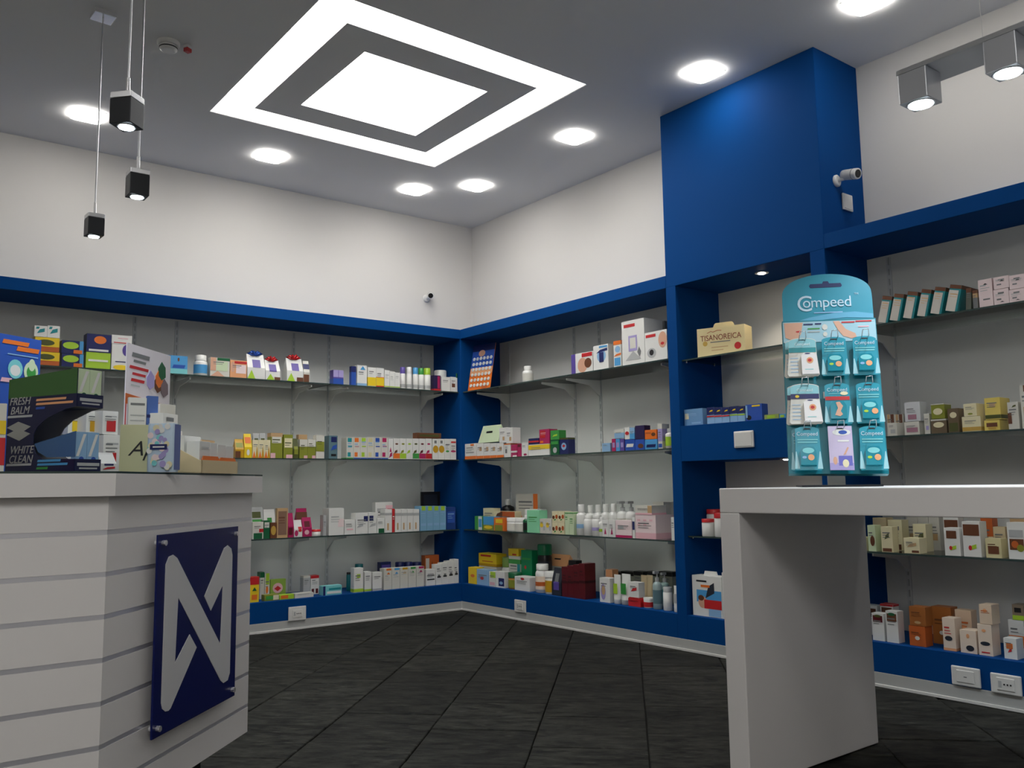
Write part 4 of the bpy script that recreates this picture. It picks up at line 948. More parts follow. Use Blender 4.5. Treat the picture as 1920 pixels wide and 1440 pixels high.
# ------------------------------------------------------------------ bay behind the table (T)
for i,(u,w_) in enumerate(((1643,18),(1665,18),(1690,19),(1716,18),(1741,20),(1769,22))):
    I('T',1,0,u,u+w_,(556-i*4.2),'box','leaning teal-edged foil-front carton','teal',[(0,.82,0,.8,'ow'),B_('brown',.86,1)],dp=.10,txt='tan',tilt=math.radians(15),foil=True)
I('T',1,0,1808,1818,541,'box','dark leaning carton with a brown top','5a5f55',[B_('brown',.8,1)],dp=.08,tilt=math.radians(5))
I('T',1,0,1823,1832,545,'box','slim grey-tan carton','tan',[B_('brown',.85,1),(0,1,0,.6,'g')],dp=.08)
I('T',1,0,1833,1859,524,'box','tall white carton with a dark emblem','lpink',[(.35,.7,.8,.86,'k','t'),(.3,.8,.25,.3,'g')],dp=.1,txt='lg')
I('T',1,0,1862,1920,542,'box','lower white carton with small dark emblems','lpink',[(.3,.7,.7,.8,'g'),(.2,.5,.3,.4,'g'),(.4,.7,.15,.22,'k','t')],n=2,dp=.1,txt='lg')
I('T',1,0,1862,1920,(520,514),'box','upper white carton with small dark emblems','lpink',[(.3,.7,.7,.8,'g'),(.2,.5,.3,.4,'g'),(.4,.7,.6,.75,'k','t')],n=2,on=True,dp=.1,txt='lg')
I('T',2,0,1664,1681,793,'box','low white carton with a grey mark','ow',[(.3,.8,.2,.5,'lg')],dp=.06)
I('T',2,1,1662,1693,777,'box','tan and white carton in the second row','ow',[(.1,.4,.6,1,'tan'),(.5,.9,.6,1,'brown')],n=2,dp=.05)
I('T',2,0,1695,1723,791,'box','low white carton with a rose square','ow',[(.15,.9,.2,.55,'a8788a')],dp=.06)
I('T',2,0,1695,1724,754,'box','tall pale grey carton with a violet square stacked','d4d6da',[(.2,.75,.1,.35,'a8788a')],on=True,dp=.06)
I('T',2,0,1732,1742,776,'box','slim white carton with a violet dot','ow',[(.3,.8,.2,.4,'lil')],dp=.06)
I('T',2,0,1745,1774,786,'box','dark brown carton with a cream oval','6a5a44',[(.15,.85,.4,.8,'cream','o'),(0,1,.9,1,'ow')],dp=.06,txt=None)
I('T',2,0,1745,1770,757,'box','olive carton with a cream oval stacked','ol',[(.15,.85,.25,.7,'cream','o'),(.0,1,.93,1,'ow')],on=True,dp=.06,txt=None)
I('T',2,0,1776,1796,766,'box','tall brown carton with a cream oval','6a5a44',[(.2,.85,.6,.85,'cream','o'),(.1,.9,.05,.4,'dol')],dp=.06,txt=None)
I('T',2,0,1803,1838,781,'box','pale yellow carton with a gold foot','cream',[B_('gold',.05,.3)],dp=.08)
I('T',2,0,1806,1830,757,'box','pale yellow carton with an olive mark stacked','cream',[(.3,.7,.1,.25,'ol','o')],on=True,dp=.08)
I('T',2,0,1845,1874,788,'box','yellow carton with a brown picture','e6cf6a',[(.15,.85,.35,.75,'brown'),(.25,.75,.1,.3,'gold')],dp=.09,txt=None)
I('T',2,0,1845,1874,746,'box','bright yellow carton with an olive foot stacked','e6cf6a',[B_('dol',.05,.22),(.3,.7,.6,.75,'tan')],on=True,dp=.09)
I('T',2,0,1888,1908,754,'box','white carton with a brown spout picture','ow',[(.0,.35,.2,.6,'brown'),(.4,.8,.8,.9,'dol','l')],dp=.08)
I('T',2,0,1911,1934,722,'box','tall cream carton with a dark brown corner','ow',[(.3,1,.85,1,'brown'),(.2,.9,.3,.5,'tan')],dp=.08)
I('T',3,0,1609,1624,1007,'box','small cream carton with brown spots','cream',[(.1,.9,.3,.7,'brown','o')],dp=.05,txt=None)
I('T',3,0,1626,1640,985,'box','pale green carton with a dark flower','pg',[(.3,.9,.2,.6,'brown','o')],dp=.05)
I('T',3,1,1636,1661,971,'box','tall tan carton with brown spots','bei',[(.3,.9,.1,.5,'brown','o')],dp=.06)
I('T',3,0,1651,1672,988,'box','cream carton with a black leaf mark','cream',[(.3,.7,.5,.75,'dol','l'),(.1,.9,.02,.15,'brown')],dp=.05)
I('T',3,1,1664,1690,975,'box','tall cream carton with a red-brown foot','cream',[(.3,.8,.6,.8,'g','l'),(.2,.9,.02,.2,'brown')],dp=.06)
I('T',3,0,1694,1723,1009,'box','low cream carton with brown flowers','cream',[(.2,.8,.4,.7,'tan','l'),(.5,.95,.05,.2,'brown')],dp=.06)
I('T',3,1,1711,1735,983,'box','tall yellow-cream carton with a black twig','cream',[(.3,.8,.4,.7,'dol','l')],dp=.06)
I('T',3,2,1700,1760,970,'box','white rear-row carton','ow',[(.2,.8,.3,.5,'tan')],n=3,dp=.05)
I('T',3,0,1769,1798,990,'box','white carton with a brown window and leaf','w',[(.15,.8,.62,.9,'brown'),(.35,.75,.18,.38,'lime','l'),(.3,.5,.2,.35,'red','o')],dp=.06,txt=None)
I('T',3,1,1768,1796,968,'box','white carton with brown pasta picture behind','w',[(.05,.95,.6,.9,'brown')],dp=.05)
I('T',3,0,1803,1836,978,'box','taller white carton with a brown window and leaf','w',[(.05,.95,.6,.92,'brown'),(.35,.75,.18,.36,'lime','l'),(.3,.5,.18,.32,'red','o')],dp=.06,txt=None)
I('T',3,1,1838,1860,971,'box','orange-brown carton with a cream band','dor',[B_('cream',.3,.5)],dp=.05)
I('T',3,0,1847,1876,1010,'box','low cream carton with a brown picture','cr2',[(.15,.85,.2,.6,'brown')],dp=.06,txt='brown')
I('T',3,1,1861,1884,988,'box','beige carton in the second row','bei',[],dp=.05)
I('T',3,0,1887,1920,980,'box','tall white carton with a fruit-mix picture','w',[(.1,.9,.25,.55,'brown'),(.2,.6,.3,.5,'dor','o'),(.5,.9,.2,.4,'ol','o'),(.1,.9,.6,.8,'lg')],dp=.07,txt=None)
I('T',3,1,1893,1925,970,'box','tan carton peeking out at the back','tan',[],dp=.05)
I('T',4,0,1634,1656,1150,'box','white carton with a grape-red picture','w',[(.1,.9,.68,.92,'maroon'),(.2,.8,.85,.95,'dol','o')],dp=.05)
I('T',4,0,1660,1682,1146,'box','white carton with a berry-brown picture','w',[(.1,.9,.68,.92,'brown'),(.2,.8,.85,.95,'dg','o')],dp=.05)
I('T',4,1,1620,1644,1135,'box','white carton with a dark fruit picture behind','w',[(.1,.9,.6,.9,'brown')],n=1,dp=.05)
I('T',4,1,1650,1674,1133,'box','red-topped white carton with a fruit picture','w',[(.1,.9,.6,.9,'brown'),B_('red',.94,1)],dp=.05)
I('T',4,0,1704,1734,1174,'box','terracotta carton with a white shell','dor',[(.35,.65,.3,.5,'ow','o')],dp=.06,txt='brown')
I('T',4,0,1704,1734,1138,'box','dark terracotta carton stacked','a5642f',[(.3,.7,.1,.25,'tan','o')],on=True,dp=.06,txt='brown')
I('T',4,1,1746,1782,1138,'box','tall dark terracotta carton with a white shell','a5642f',[(.35,.6,.25,.36,'ow','o')],dp=.06,txt='brown')
I('T',4,0,1766,1789,1159,'box','slim peach-cream carton with a dark olive','pc',[(.15,.75,.3,.45,'dk','o'),B_('peach',.0,.08)],dp=.06,txt='red')
I('T',4,0,1799,1829,1182,'box','square peach-cream carton with dark olives','pc',[(.35,.85,.1,.35,'dk','o'),(.4,.6,.65,.85,'peach','o')],dp=.07,txt=None)
I('T',4,1,1790,1820,1144,'box','peach-beige carton in the second row','dcc0a4',[(.3,.7,.4,.6,'peach','o')],dp=.05,txt='dor')
I('T',4,0,1832,1858,1171,'box','tall peach-cream carton with a dark olive','pc',[(.15,.85,.32,.45,'dk','o'),(.3,.6,.75,.85,'peach','o'),(.2,.8,.08,.12,'red')],dp=.07,txt=None)
I('T',4,0,1835,1858,1134,'box','peach-cream carton stacked','e2cbb2',[(.3,.6,.6,.8,'peach','o')],on=True,dp=.07,txt='dor')
I('T',4,0,1881,1905,1197,'box','small white cube carton with a red mark','w',[(.2,.7,.5,.75,'or_'),(.3,.6,.3,.5,'red','l')],dp=.06)
I('T',4,1,1890,1918,1163,'box','white carton with an orange band','w',[B_('or_',.2,.55),(.4,.7,.2,.4,'red','t')],dp=.06)
I('T',4,1,1897,1918,1134,'box','grey-brown carton stacked on the orange-banded one','8a7a68',[B_('lime',.0,.3),(.2,.8,.5,.8,'k')],on=True,dp=.06,txt=None)
place_items()
# ------------------------------------------------------------------ single goods with their own shapes
# leaning blister board in the corner of the side wall's top shelf
lb_w = .235; lb_h = .362
e = empty('display_board', (.075, -.128, S1+.001), (math.radians(-11), 0, -PI/2+math.radians(9)), 'orange and blue board with rows of white discs leaning beside the corner post', 'display board')
m = MB(); m.box(-lb_w/2, lb_w/2, 0, .004, 0, lb_h, carton_mat('or_'))
m.pr(-lb_w/2, lb_w/2, lb_h*.36, lb_h*.56, 'peach', y=-.0004); m.pr(-lb_w/2, lb_w/2, lb_h*.5, lb_h, 'blue', y=-.0006); m.pr(-lb_w/2, lb_w/2, lb_h*.86, lb_h, 'navy', y=-.0008)
m.pr(-.05, .02, lb_h*.74, lb_h*.88, 'skin', y=-.001, shape='o'); m.pr(.02, .09, lb_h*.03, lb_h*.14, 'dor', y=-.001, shape='o'); m.build('board', e)
disc = MB(); disc.lathe([(.0135, 0), (.0135, .002), (.011, .003)], carton_mat('w'), 16); disc_me = disc.mesh('disc')
for r in range(6):
    for c in range(6):
        obj('disc', disc_me, e, (-.09+c*.036, -.0012, lb_h*(.12+r*.115)), (PI/2, 0, 0))

# cream box with carry tab on the niche shelf
p0, p1 = hit(1299, 640, 0, .05), hit(1393, 640, 0, .05)
bw = .272; bh = hit(1320, 615, 0, .05).z-NZ1
e = empty('gift_carton', (.095, (p0.y+p1.y)/2+.012, NZ1+.0006), math.radians(-73), 'cream carton with a carry tab and red-brown lettering on the niche shelf', 'carton')
CRM = mat('e4d3a0', .4, key='card_cream_box')
m = MB(); m.box(-bw/2, bw/2, 0, .11, 0, bh, CRM); m.pr(-bw*.38, -bw*.28, bh*.38, bh*.55, 'gold', y=-.0006, shape='o'); m.pr(bw*.28, bw*.42, bh*.18, bh*.42, 'red', y=-.0006, shape='o')
m.pr(-bw*.2, bw*.15, bh*.3, bh*.33, 'tan', y=-.0006); m.pr(-bw*.2, bw*.05, bh*.2, bh*.23, 'tan', y=-.0006); m.pr(-bw*.22, bw*.2, bh*.48, bh*.51, 'g', y=-.0006)
m.build('body', e)
m = MB(); m.plate([(-bw*.24, bh), (-bw*.2, bh+.026), (-bw*.17, bh+.032), (bw*.17, bh+.032), (bw*.2, bh+.026), (bw*.24, bh)], .05, .053, CRM); m.build('carry_tab', e)
tm = text_mesh('TISANOREICA', bh*.27, mat('8a3a24', .5), align='CENTER'); sx = bw*.86/max(tm.vertices, key=lambda v: v.co.x).co.x/2
for v in tm.vertices: v.co.x *= sx
obj('lettering', tm, e, (0, -.0008, bh*.56))
m = MB(); m.tube([(-bw*.28, 0, 0), (-bw*.2, 0, bh*.06), (-bw*.16, 0, bh*.02), (-bw*.06, 0, bh*.07), (bw*.02, 0, bh*.05)], .0012, carton_mat('red'), 6); m.build('script_mark', e, loc=(0, -.001, bh*.82))

# ---------------- blister plaster display on the table
TEAL = mat((.0, .20, .26), .4, key='display_teal'); TEALL = mat((.01, .27, .38), .4, key='display_teal_light')
DP = Vector((-1.213, -3.851, TZ)); DR = math.radians(-51)
e = empty('blister_display', DP, DR, 'teal counter display with hanging plaster packs on the white table', 'display stand')
m = MB(); m.box(-.115, .115, -.11, .11, .0005, .006, BLACKM); m.build('base_plate', e)
m = MB(); m.box(-.026, .026, .02, .03, .006, .30, PLAST); m.build('stem', e)
PT = Matrix.Translation((0, -.035, .040)) @ Matrix.Rotation(math.radians(-13), 4, 'X') @ Matrix.Rotation(math.radians(1.0), 4, 'Y') @ Matrix.Diagonal((.94, 1, 1.03, 1))
W2_, L_ = .154, .66; BH = .50
def child_m(o, M): o.matrix_local = M; return o
m = MB(); m.box(-W2_, W2_, 0, .028, 0, BH, TEAL)
body = child_m(m.build('card_body', e), PT)
hp = [(-W2_*.97, BH-.01), (W2_*.97, BH-.01), (W2_*.97, .585)]+[(W2_*.97*math.cos(a), .585+.078*math.sin(a)**.8) for a in [PI*i/24 for i in range(1, 24)]]+[(-W2_*.97, .585)]
# header with a slot for carrying: outline split round the slot
m = MB(); m.plate(hp, .006, .009, TEALL)
hd = child_m(m.build('header_card', e), PT)
slot = MB(); slot.plate([(-.052, .615), (.05, .615), (.054, .62), (.05, .629), (.012, .629), (.008, .637), (-.008, .637), (-.012, .629), (-.052, .629), (-.056, .622)], .0052, .0058, mat((.01, .02, .10), .6, key='slot_dark')); slot.build('carry_slot', hd)
wv = MB(); wv.plate([(-W2_*.96, .488), (-.06, .512), (.02, .525), (.09, .527), (W2_*.96, .518), (W2_*.96, .503), (.06, .508), (-.02, .502), (-.08, .493)], .0050, .0056, mat('5aa8c8', .4)); wv.build('wave_print', hd)
LET = mat((.55, .72, .82), .35, key='display_lettering')
o = obj('lettering', text_mesh('C', .078, LET), hd, (-.102, .0045, .534)); o = obj('lettering', text_mesh('ompeed', .052, LET, space=.95), hd, (-.082, .0042, .5465))
obj('lettering', text_mesh('TM', .010, LET), hd, (.092, .0045, .585))
m = MB(); m.pr(-.045, .05, .5255, .529, 'lb', y=.0044); m.build('small_print', hd)
# picture strip: a face, a foot, coloured bars
ps = MB(); ps.box(-W2_*.985, W2_*.985, -.0015, 0, .425, .495, mat('9fc6d2', .4))
ps.plate([(-.148, .492), (-.085, .492), (-.092, .455), (-.103, .434), (-.125, .432), (-.145, .442)], -.0026, -.0016, carton_mat('skin'))
ps.plate([(.015, .493), (.035, .493), (.055, .465), (.085, .45), (.088, .438), (.072, .433), (.045, .442), (.03, .462)], -.0026, -.0016, carton_mat('skin'))
for x0, x1, z0, z1, c in ((-.083, -.052, .483, .4875, 'navy'), (-.045, -.024, .484, .4885, 'navy'), (.042, .085, .486, .4905, 'red'), (.088, .14, .488, .4925, 'red'), (-.07, -.03, .468, .472, 'green'), (-.07, -.03, .458, .461, 'lg'), (.095, .13, .47, .474, 'pink')): ps.pr(x0, x1, z0, z1, c, y=-.0028)
ps.pr(-.02, -.006, .442, .458, 'ow', y=-.0028, shape='o'); ps.pr(-.022, -.004, .464, .484, 'ow', y=-.0028, shape='o'); ps.pr(-.11, -.09, .458, .464, 'red', y=-.0028, shape='o')
child_m(ps.build('picture_strip', e), PT)
WIRE = mat((.55, .6, .62), .25, .8, key='hook_wire')
def hook(x, z):
    q = MB(); q.tube([(x-.011, .002, z), (x-.011, -.05, z-.004), (x-.009, -.062, z+.012), (x+.009, -.062, z+.014), (x+.011, -.05, z-.002), (x+.011, .002, z)], .0016, WIRE, 6)
    child_m(q.build('hook', e), PT)
DM = Matrix.Translation(DP) @ Matrix.Rotation(DR, 4, 'Z') @ PT
PTL = mat((.015, .30, .40), .3, key='pack_teal')
def pack(x, z, w_, h_, y, style, lab, cap=None):
    q = MB(); a = w_/2
    topc = [(a*.9*math.cos(t), h_*.9+h_*.1*math.sin(t)) for t in [PI*i/10 for i in range(1, 10)]]
    if style == 'scholl': pts = [(-a*.85, 0), (a*.85, 0), (a*.85, h_), (-a*.85, h_)]
    else: pts = [(-a, .006), (-a*.9, 0), (a*.9, 0), (a, .006), (a*.88, h_*.55), (a*.86, h_*.9)]+topc+[(-a*.86, h_*.9), (-a*.88, h_*.55)]
    base = mat('c9bcd8', .35) if style == 'scholl' else (mat('ow', .35) if style == 'white' else PTL)
    q.plate(pts, 0, .003, base)
    if style != 'scholl':
        wing = mat('9fd0d8', .35)
        if style != 'white':
            q.plate([(-a, .004), (-a*.62, .004), (-a*.82, h_*.42), (-a*.88, h_*.42)], -.0008, -.0001, wing); q.plate([(a*.62, .004), (a, .004), (a*.88, h_*.42), (a*.82, h_*.42)], -.0008, -.0001, wing)
    root = q.build('plaster_pack', None, label=lab, cat='plaster pack', group='plaster packs on the teal display')
    root.matrix_world = DM @ Matrix.Translation((x, y, z))
    hole = MB(); hole.plate([(-.011, h_*.925), (.011, h_*.925), (.008, h_*.955), (-.008, h_*.955)], -.001, -.0002, mat('k')); hole.build('hang_hole', root)
    if style == 'teal' or style == 'red':
        b = MB(); bw_ = a*.56
        b.plate([(-bw_, h_*.1), (bw_, h_*.1), (bw_, h_*.42), (bw_*.7, h_*.52), (-bw_*.7, h_*.52), (-bw_, h_*.42)], -.010, -.0001, mat((.02, .26, .34), .12, key='blister_shell')); bl = b.build('blister', root)
        dcl = MB()
        if style == 'red': dcl.plate([(-.012, .024), (.004, .02), (.012, .026), (.006, .036), (.014, .052), (.004, .066), (-.008, .064), (-.002, .046), (-.008, .034)], -.0112, -.0102, carton_mat('skin'))
        else:
            dcl.pr(-bw_*.75, bw_*.75, h_*.36, h_*.49, 'aqua', y=-.0106, shape='o'); dcl.pr(-.002+(cap or 0), .018+(cap or 0), h_*.2, h_*.34, 'peach', y=-.0109, shape='o'); dcl.pr(-.02, -.006, h_*.24, h_*.3, 'lime' if cap else 'lb', y=-.0109, shape='o')
        dcl.build('picture', bl)
        t = text_mesh('Compeed', h_*.125, LET, align='CENTER'); obj('lettering', t, root, (0, -.001, h_*.785))
        pr = MB()
        if style == 'red': pr.pr(-a*.86, a*.84, h_*.57, h_*.66, 'red', y=-.0012); pr.pr(a*.2, a*.75, h_*.69, h_*.78, 'cream', y=-.0014, shape='o'); pr.pr(-a*.6, a*.3, h_*.725, h_*.74, 'aqua', y=-.0012)
        else: pr.pr(-a*.72, a*.74, h_*.68, h_*.705, 'aqua', y=-.0012); pr.pr(-a*.72, a*.7, h_*.62, h_*.645, 'aqua', y=-.0012)
        pr.build('small_print', root)
    elif style == 'white':
        b = MB(); b.plate([(-a*.1, .004), (a*.95, .004), (a*.82, h_*.52), (a*.6, h_*.58), (a*.05, h_*.58), (-a*.12, h_*.5)], -.011, -.0001, mat('ece8e6', .25)); bl = b.build('blister', root)
        d2 = MB(); d2.pr(a*.2, a*.62, h_*.3, h_*.46, 'peach', y=-.0116, shape='o'); d2.pr(a*.28, a*.52, h_*.34, h_*.42, 'red', y=-.012, shape='o'); d2.pr(a*.08, a*.6, h_*.14, h_*.155, 'aqua', y=-.0116); d2.pr(a*.1, a*.45, h_*.54, h_*.57, 'navy', y=-.0116, shape='o'); d2.build('picture', bl)
        pr = MB(); pr.plate([(-a*.86, h_*.74), (a*.84, h_*.74), (a*.84, h_*.9)]+[(a*.84*math.cos(t), h_*.9+h_*.08*math.sin(t)) for t in [PI*i/8 for i in range(1, 8)]]+[(-a*.86, h_*.9)], -.001, -.0001, mat('8cc8d0', .35))
        pr.pr(-a*.87, a*.85, h_*.615, h_*.735, 'navy' if cap else 'teal', y=-.0012)
        if cap: pr.pr(-a*.6, -a*.35, h_*.64, h_*.71, 'y', y=-.0016, shape='o')
        for k in range(5): pr.pr(-a*.8, -a*.3, h_*(.1+k*.09), h_*(.115+k*.09), 'lb', y=-.0012)
        pr.build('print_panel', root); obj('lettering', text_mesh('Compeed', h_*.10, mat('dff0f2', .4), align='CENTER'), root, (0, -.0014, h_*.8))
    else:
        pr = MB(); pr.pr(-a*.55, a*.75, h_*.78, h_*.93, 'w', y=-.0006, shape='o'); pr.pr(-.005, .022, h_*.81, h_*.9, 'blue', y=-.0009, shape='o')
        pr.pr(-a*.2, a*.6, h_*.64, h_*.68, 'w', y=-.0006); pr.pr(-a*.85, a*.85, 0, h_*.16, 'lil', y=-.0005); pr.pr(-a*.2, a*.75, h_*.1, h_*.32, '6a6ac0', y=-.0007); pr.pr(a*.05, a*.5, h_*.06, h_*.24, 'cream', y=-.0009, shape='o'); pr.pr(-a*.6, -a*.3, h_*.12, h_*.3, 'skin', y=-.0007, shape='o')
        pr.plate([(.006, h_*.34), (.014, h_*.36), (.024, h_*.5), (.02, h_*.52)], -.0014, -.0006, carton_mat('skin')); pr.build('picture', root)
RZ = (.304, .150, .006); HH = (.128, .130, .136)
CXs = (-.093, .010, .108)
SP = [[('white', 'white and aqua plaster pack hanging under the face picture', .104, None), ('teal', 'teal plaster pack with white wings hanging under the foot picture', .090, .002), ('teal', 'teal plaster pack hanging in the upper outer column', .086, None)],
      [('white', 'white plaster pack with a navy band and yellow dot', .106, 1), ('red', 'teal plaster pack with a red band and foot picture', .090, None), ('teal', 'teal plaster pack with green and peach dots', .088, .006)],
      [('teal', 'teal plaster pack with a pale rounded blister below the navy-banded pack', .088, None), ('scholl', 'lilac and white foot-care pack with an oval emblem', .088, None), ('teal', 'teal plaster pack with a peach heel dot in the bottom outer corner', .088, .003)]]
for r in range(3):
    for c in range(3):
        st, lab, w_, cp = SP[r][c]
        hook(CXs[c], RZ[r]+HH[r]*.945)
        pack(CXs[c], RZ[r], w_, HH[r], -.022, st, lab, cp)
        if c == 0: pack(CXs[c]-.012, RZ[r]+.002, w_*.95, HH[r], -.004, 'white' if r < 2 else 'teal', ('second pack hanging behind the '+('white and aqua one', 'navy-banded one', 'pale-blistered one')[r]), 1 if r == 1 else None)

# ---------------- goods on the counter
CT = CTZ+.0006
def cframe(u0, D0, u1, D1, v=900):
    a, b = atd(u0, v, D0), atd(u1, v, D1); a.z = b.z = CT
    d = b-a; return (a+b)/2, math.atan2(d.y, d.x), d.length
def ztop(u, v, Dp): return atd(u, v, Dp).z
def CI(u0, D0, u1, D1, v, thick, kind, lab, *a, zb=None, name=None, cat=None, group='goods on the counter', **k):
    p, rz, w_ = cframe(u0, D0, u1, D1); z = ztop((u0+u1)/2, v, (D0+D1)/2); zb = CT if zb is None else zb
    parts = KIND[kind](w_, z-zb, thick, *a, **k)
    root = parts[0][1].build(name or parts[0][0], None, loc=(p.x, p.y, zb), rot=rz, label=lab, cat=cat or CATS[kind], group=group)
    for n_, q in parts[1:]: q.build(n_, root)
    return root, w_, z-zb
# two-tier chewing gum display
gp, grz, gw = cframe(8, 2.20, 137, 2.10)
gh = ztop(137, 684, 2.10)-CT
NAVY = mat((.006, .008, .05), .35, key='gum_navy'); GGREEN = mat((.045, .13, .03), .45, key='gum_green'); GBLUE = mat((.05, .13, .30), .4, key='gum_blue')
e = empty('gum_display', gp, grz, 'navy two-tier chewing gum display with green and blue trays', 'display stand', 'goods on the counter')
def gx(f): return -gw/2+f*gw
FD = .078       # depth of the display (its narrow front)
side = [(0, .0), (1, .0), (1, .12), (.55, .13), (.44, .19), (.40, .27), (.40, .37), (.45, .44), (.58, .52), (.84, .60), (1, .62), (1, .75), (1, .99), (0, .93)]
for y, nm in ((0, 'side_panel'), (FD-.002, 'side_panel')):
    m = MB(); m.plate([(gx(x), z*gh) for x, z in side], y, y+.002, NAVY if y == 0 else mat((.30, .31, .32), .6, key='raw_card')); sp_ = m.build(nm, e)
    if y == 0:
        m = MB(); m.plate([(gx(.0), .74*gh), (gx(1), .745*gh), (gx(1), .99*gh), (gx(0), .93*gh)], -.0006, -.0001, GGREEN); m.build('green_print', sp_)
        m = MB(); m.plate([(gx(.41), .28*gh), (gx(1), .385*gh), (gx(1), .14*gh), (gx(.6), .145*gh), (gx(.47), .2*gh)], .0022, .003, GBLUE); m.build('blue_tray_side', sp_)
        GT = mat((.42, .42, .40), .4, key='gum_letters')
        for s_, z, x in (('FRESH', .672, .0), ('BALM', .58, .02), ('WHITE', .19, .04), ('CLEAN', .098, .03)):
            t = text_mesh(s_, gh*.108, GT, shear=.25); obj('lettering', t, sp_, (gx(.02+x), -.0004, z*gh))
        m = MB()
        for x0, x1, z, c in ((.0, .38, .545, 'lg'), (.42, .86, .695, 'peach'), (.42, .96, .655, 'peach'), (.42, .56, .615, 'blue'), (.48, .82, .1, 'sky'), (.48, .92, .065, 'sky'), (.47, .64, .03, 'green'), (.02, .4, .07, 'lg')): m.pr(gx(x0), gx(x1), z*gh, (z+.022)*gh, c, y=-.0008, shape='s')
        tag(m.build('small_print', sp_), kind='stuff')
        m = MB()
        for z in (.42, .35): m.plate([(gx(.0), (z+.03)*gh), (gx(.17), (z+.085)*gh), (gx(.36), (z+.03)*gh), (gx(.2), (z-.035)*gh)], -.0008-(z < .4)*.0003, -.0001, mat((.33, .33, .30), .4, key='gum_picture'))
        m.build('gum_picture', sp_)
m = MB(); m.box(gx(0), gx(.004), 0, FD, 0, gh*.93, NAVY); m.build('back_panel', e)
for z, hgt in ((.0, .12), (.62, .125)):
    m = MB(); m.box(gx(1)-.001, gx(1)+.001, .002, FD-.002, z*gh, (z+hgt)*gh, NAVY); st_ = m.build('front_strip', e)
    q = MB(); q.quad((gx(1)+.0016, .008, (z+.055)*gh), (gx(1)+.0016, FD-.006, (z+.055)*gh), (gx(1)+.0016, FD-.006, (z+.085)*gh), (gx(1)+.0016, .008, (z+.085)*gh), carton_mat('lg')); q.build('small_print', st_); q = MB(); q.quad((gx(1)+.0016, .014, (z+.025)*gh), (gx(1)+.0016, FD-.012, (z+.025)*gh), (gx(1)+.0016, FD-.012, (z+.04)*gh), (gx(1)+.0016, .014, (z+.04)*gh), carton_mat('lg')); q.build('small_print', st_)
    m = MB(); m.box(gx(.42), gx(1)-.001, .002, FD-.002, z*gh, z*gh+.002, NAVY); m.build('tray_floor', e)
GM = Matrix.Translation(gp) @ Matrix.Rotation(grz, 4, 'Z')
for tier, z, hh, c, nm in ((0, .012, .37, 'sky', 'blue and white gum pack in the lower tray of the gum display'), (1, .63, .36, 'green', 'green and white gum pack in the upper tray of the gum display')):
    for k in range(2):
        for r in range(1):
            w_ = (FD-.01)/2
            q = carton(w_, hh*gh-.004, .012, 'pg' if tier else 'lb', [(.1, .9, .35, .95, 'w', 's'), (.2, .8, .08, .2, 'or_', 'o'), (.35, .75, .22, .34, 'dg' if tier else 'blue', 'o')], None, seed=r)[0][1]
            o = q.build('gum_pack', None, label=nm, cat='gum pack', group='gum packs in the navy display')
            o.matrix_world = GM @ Matrix.Translation((gx(1)-.004-r*.0145, .004+w_/2+k*(w_+.001), z*gh+.003)) @ Matrix.Rotation(PI/2, 4, 'Z')
# tall blue carton behind it
CI(-45, 2.34, 65, 2.515, 624, .05, 'box', 'tall blue toothpaste carton with orange slanted stripes standing on the counter', 'blue', [(.3, .78, .935, .965, 'or_', 's'), (.55, .97, .895, .928, 'or_', 's'), (.4, .95, .86, .868, 'lb', 's'), (.42, .68, .69, .83, 'aqua', 'o'), (.46, .64, .71, .79, 'w', 'o'), (.7, .96, .68, .83, 'pg', 'o'), (.75, .92, .7, .8, 'green', 'o'), (.78, .9, .76, .85, 'pg', 'o'), (.3, .5, .66, .69, 'pink', 's')], txt=None)
CI(-30, 2.03, 6, 2.05, 755, .05, 'box', 'red and yellow mini carton at the end of the gum display', 'ow', [B_('red', .1, .5), B_('y', .55, .75)], txt=None)
# white medicine cartons in two tiers
for u0, u1, c, nm in ((126, 158, 'y', 'yellow'), (160, 190, 'or_', 'orange'), (191, 222, 'red', 'red')):
    r_, w_, h_ = CI(u0, 2.52, u1, 2.56, 815, .06, 'box', 'white medicine carton with a %s patch at the bottom of a stack' % nm, 'w', [(.25, .8, .15, .55, c), (.2, .9, .75, .8, 'lg')], txt='g')
    CI(u0-3, 2.52, u1-5, 2.56, 770, .06, 'box', 'white medicine carton with a %s patch on top of a stack' % ('golden' if c == 'or_' else nm), 'w', [(.25, .85, .12, .6, 'dy' if c == 'or_' else c), (.2, .9, .75, .8, 'lg')], txt='g', zb=CT+h_+.002)
CI(188, 2.26, 217, 2.3, 848, .04, 'pouch', 'small white sample pouch with a red swoosh', 'w', [(.1, .9, .15, .3, 'red', 'l'), (.2, .8, .35, .44, 'navy')])
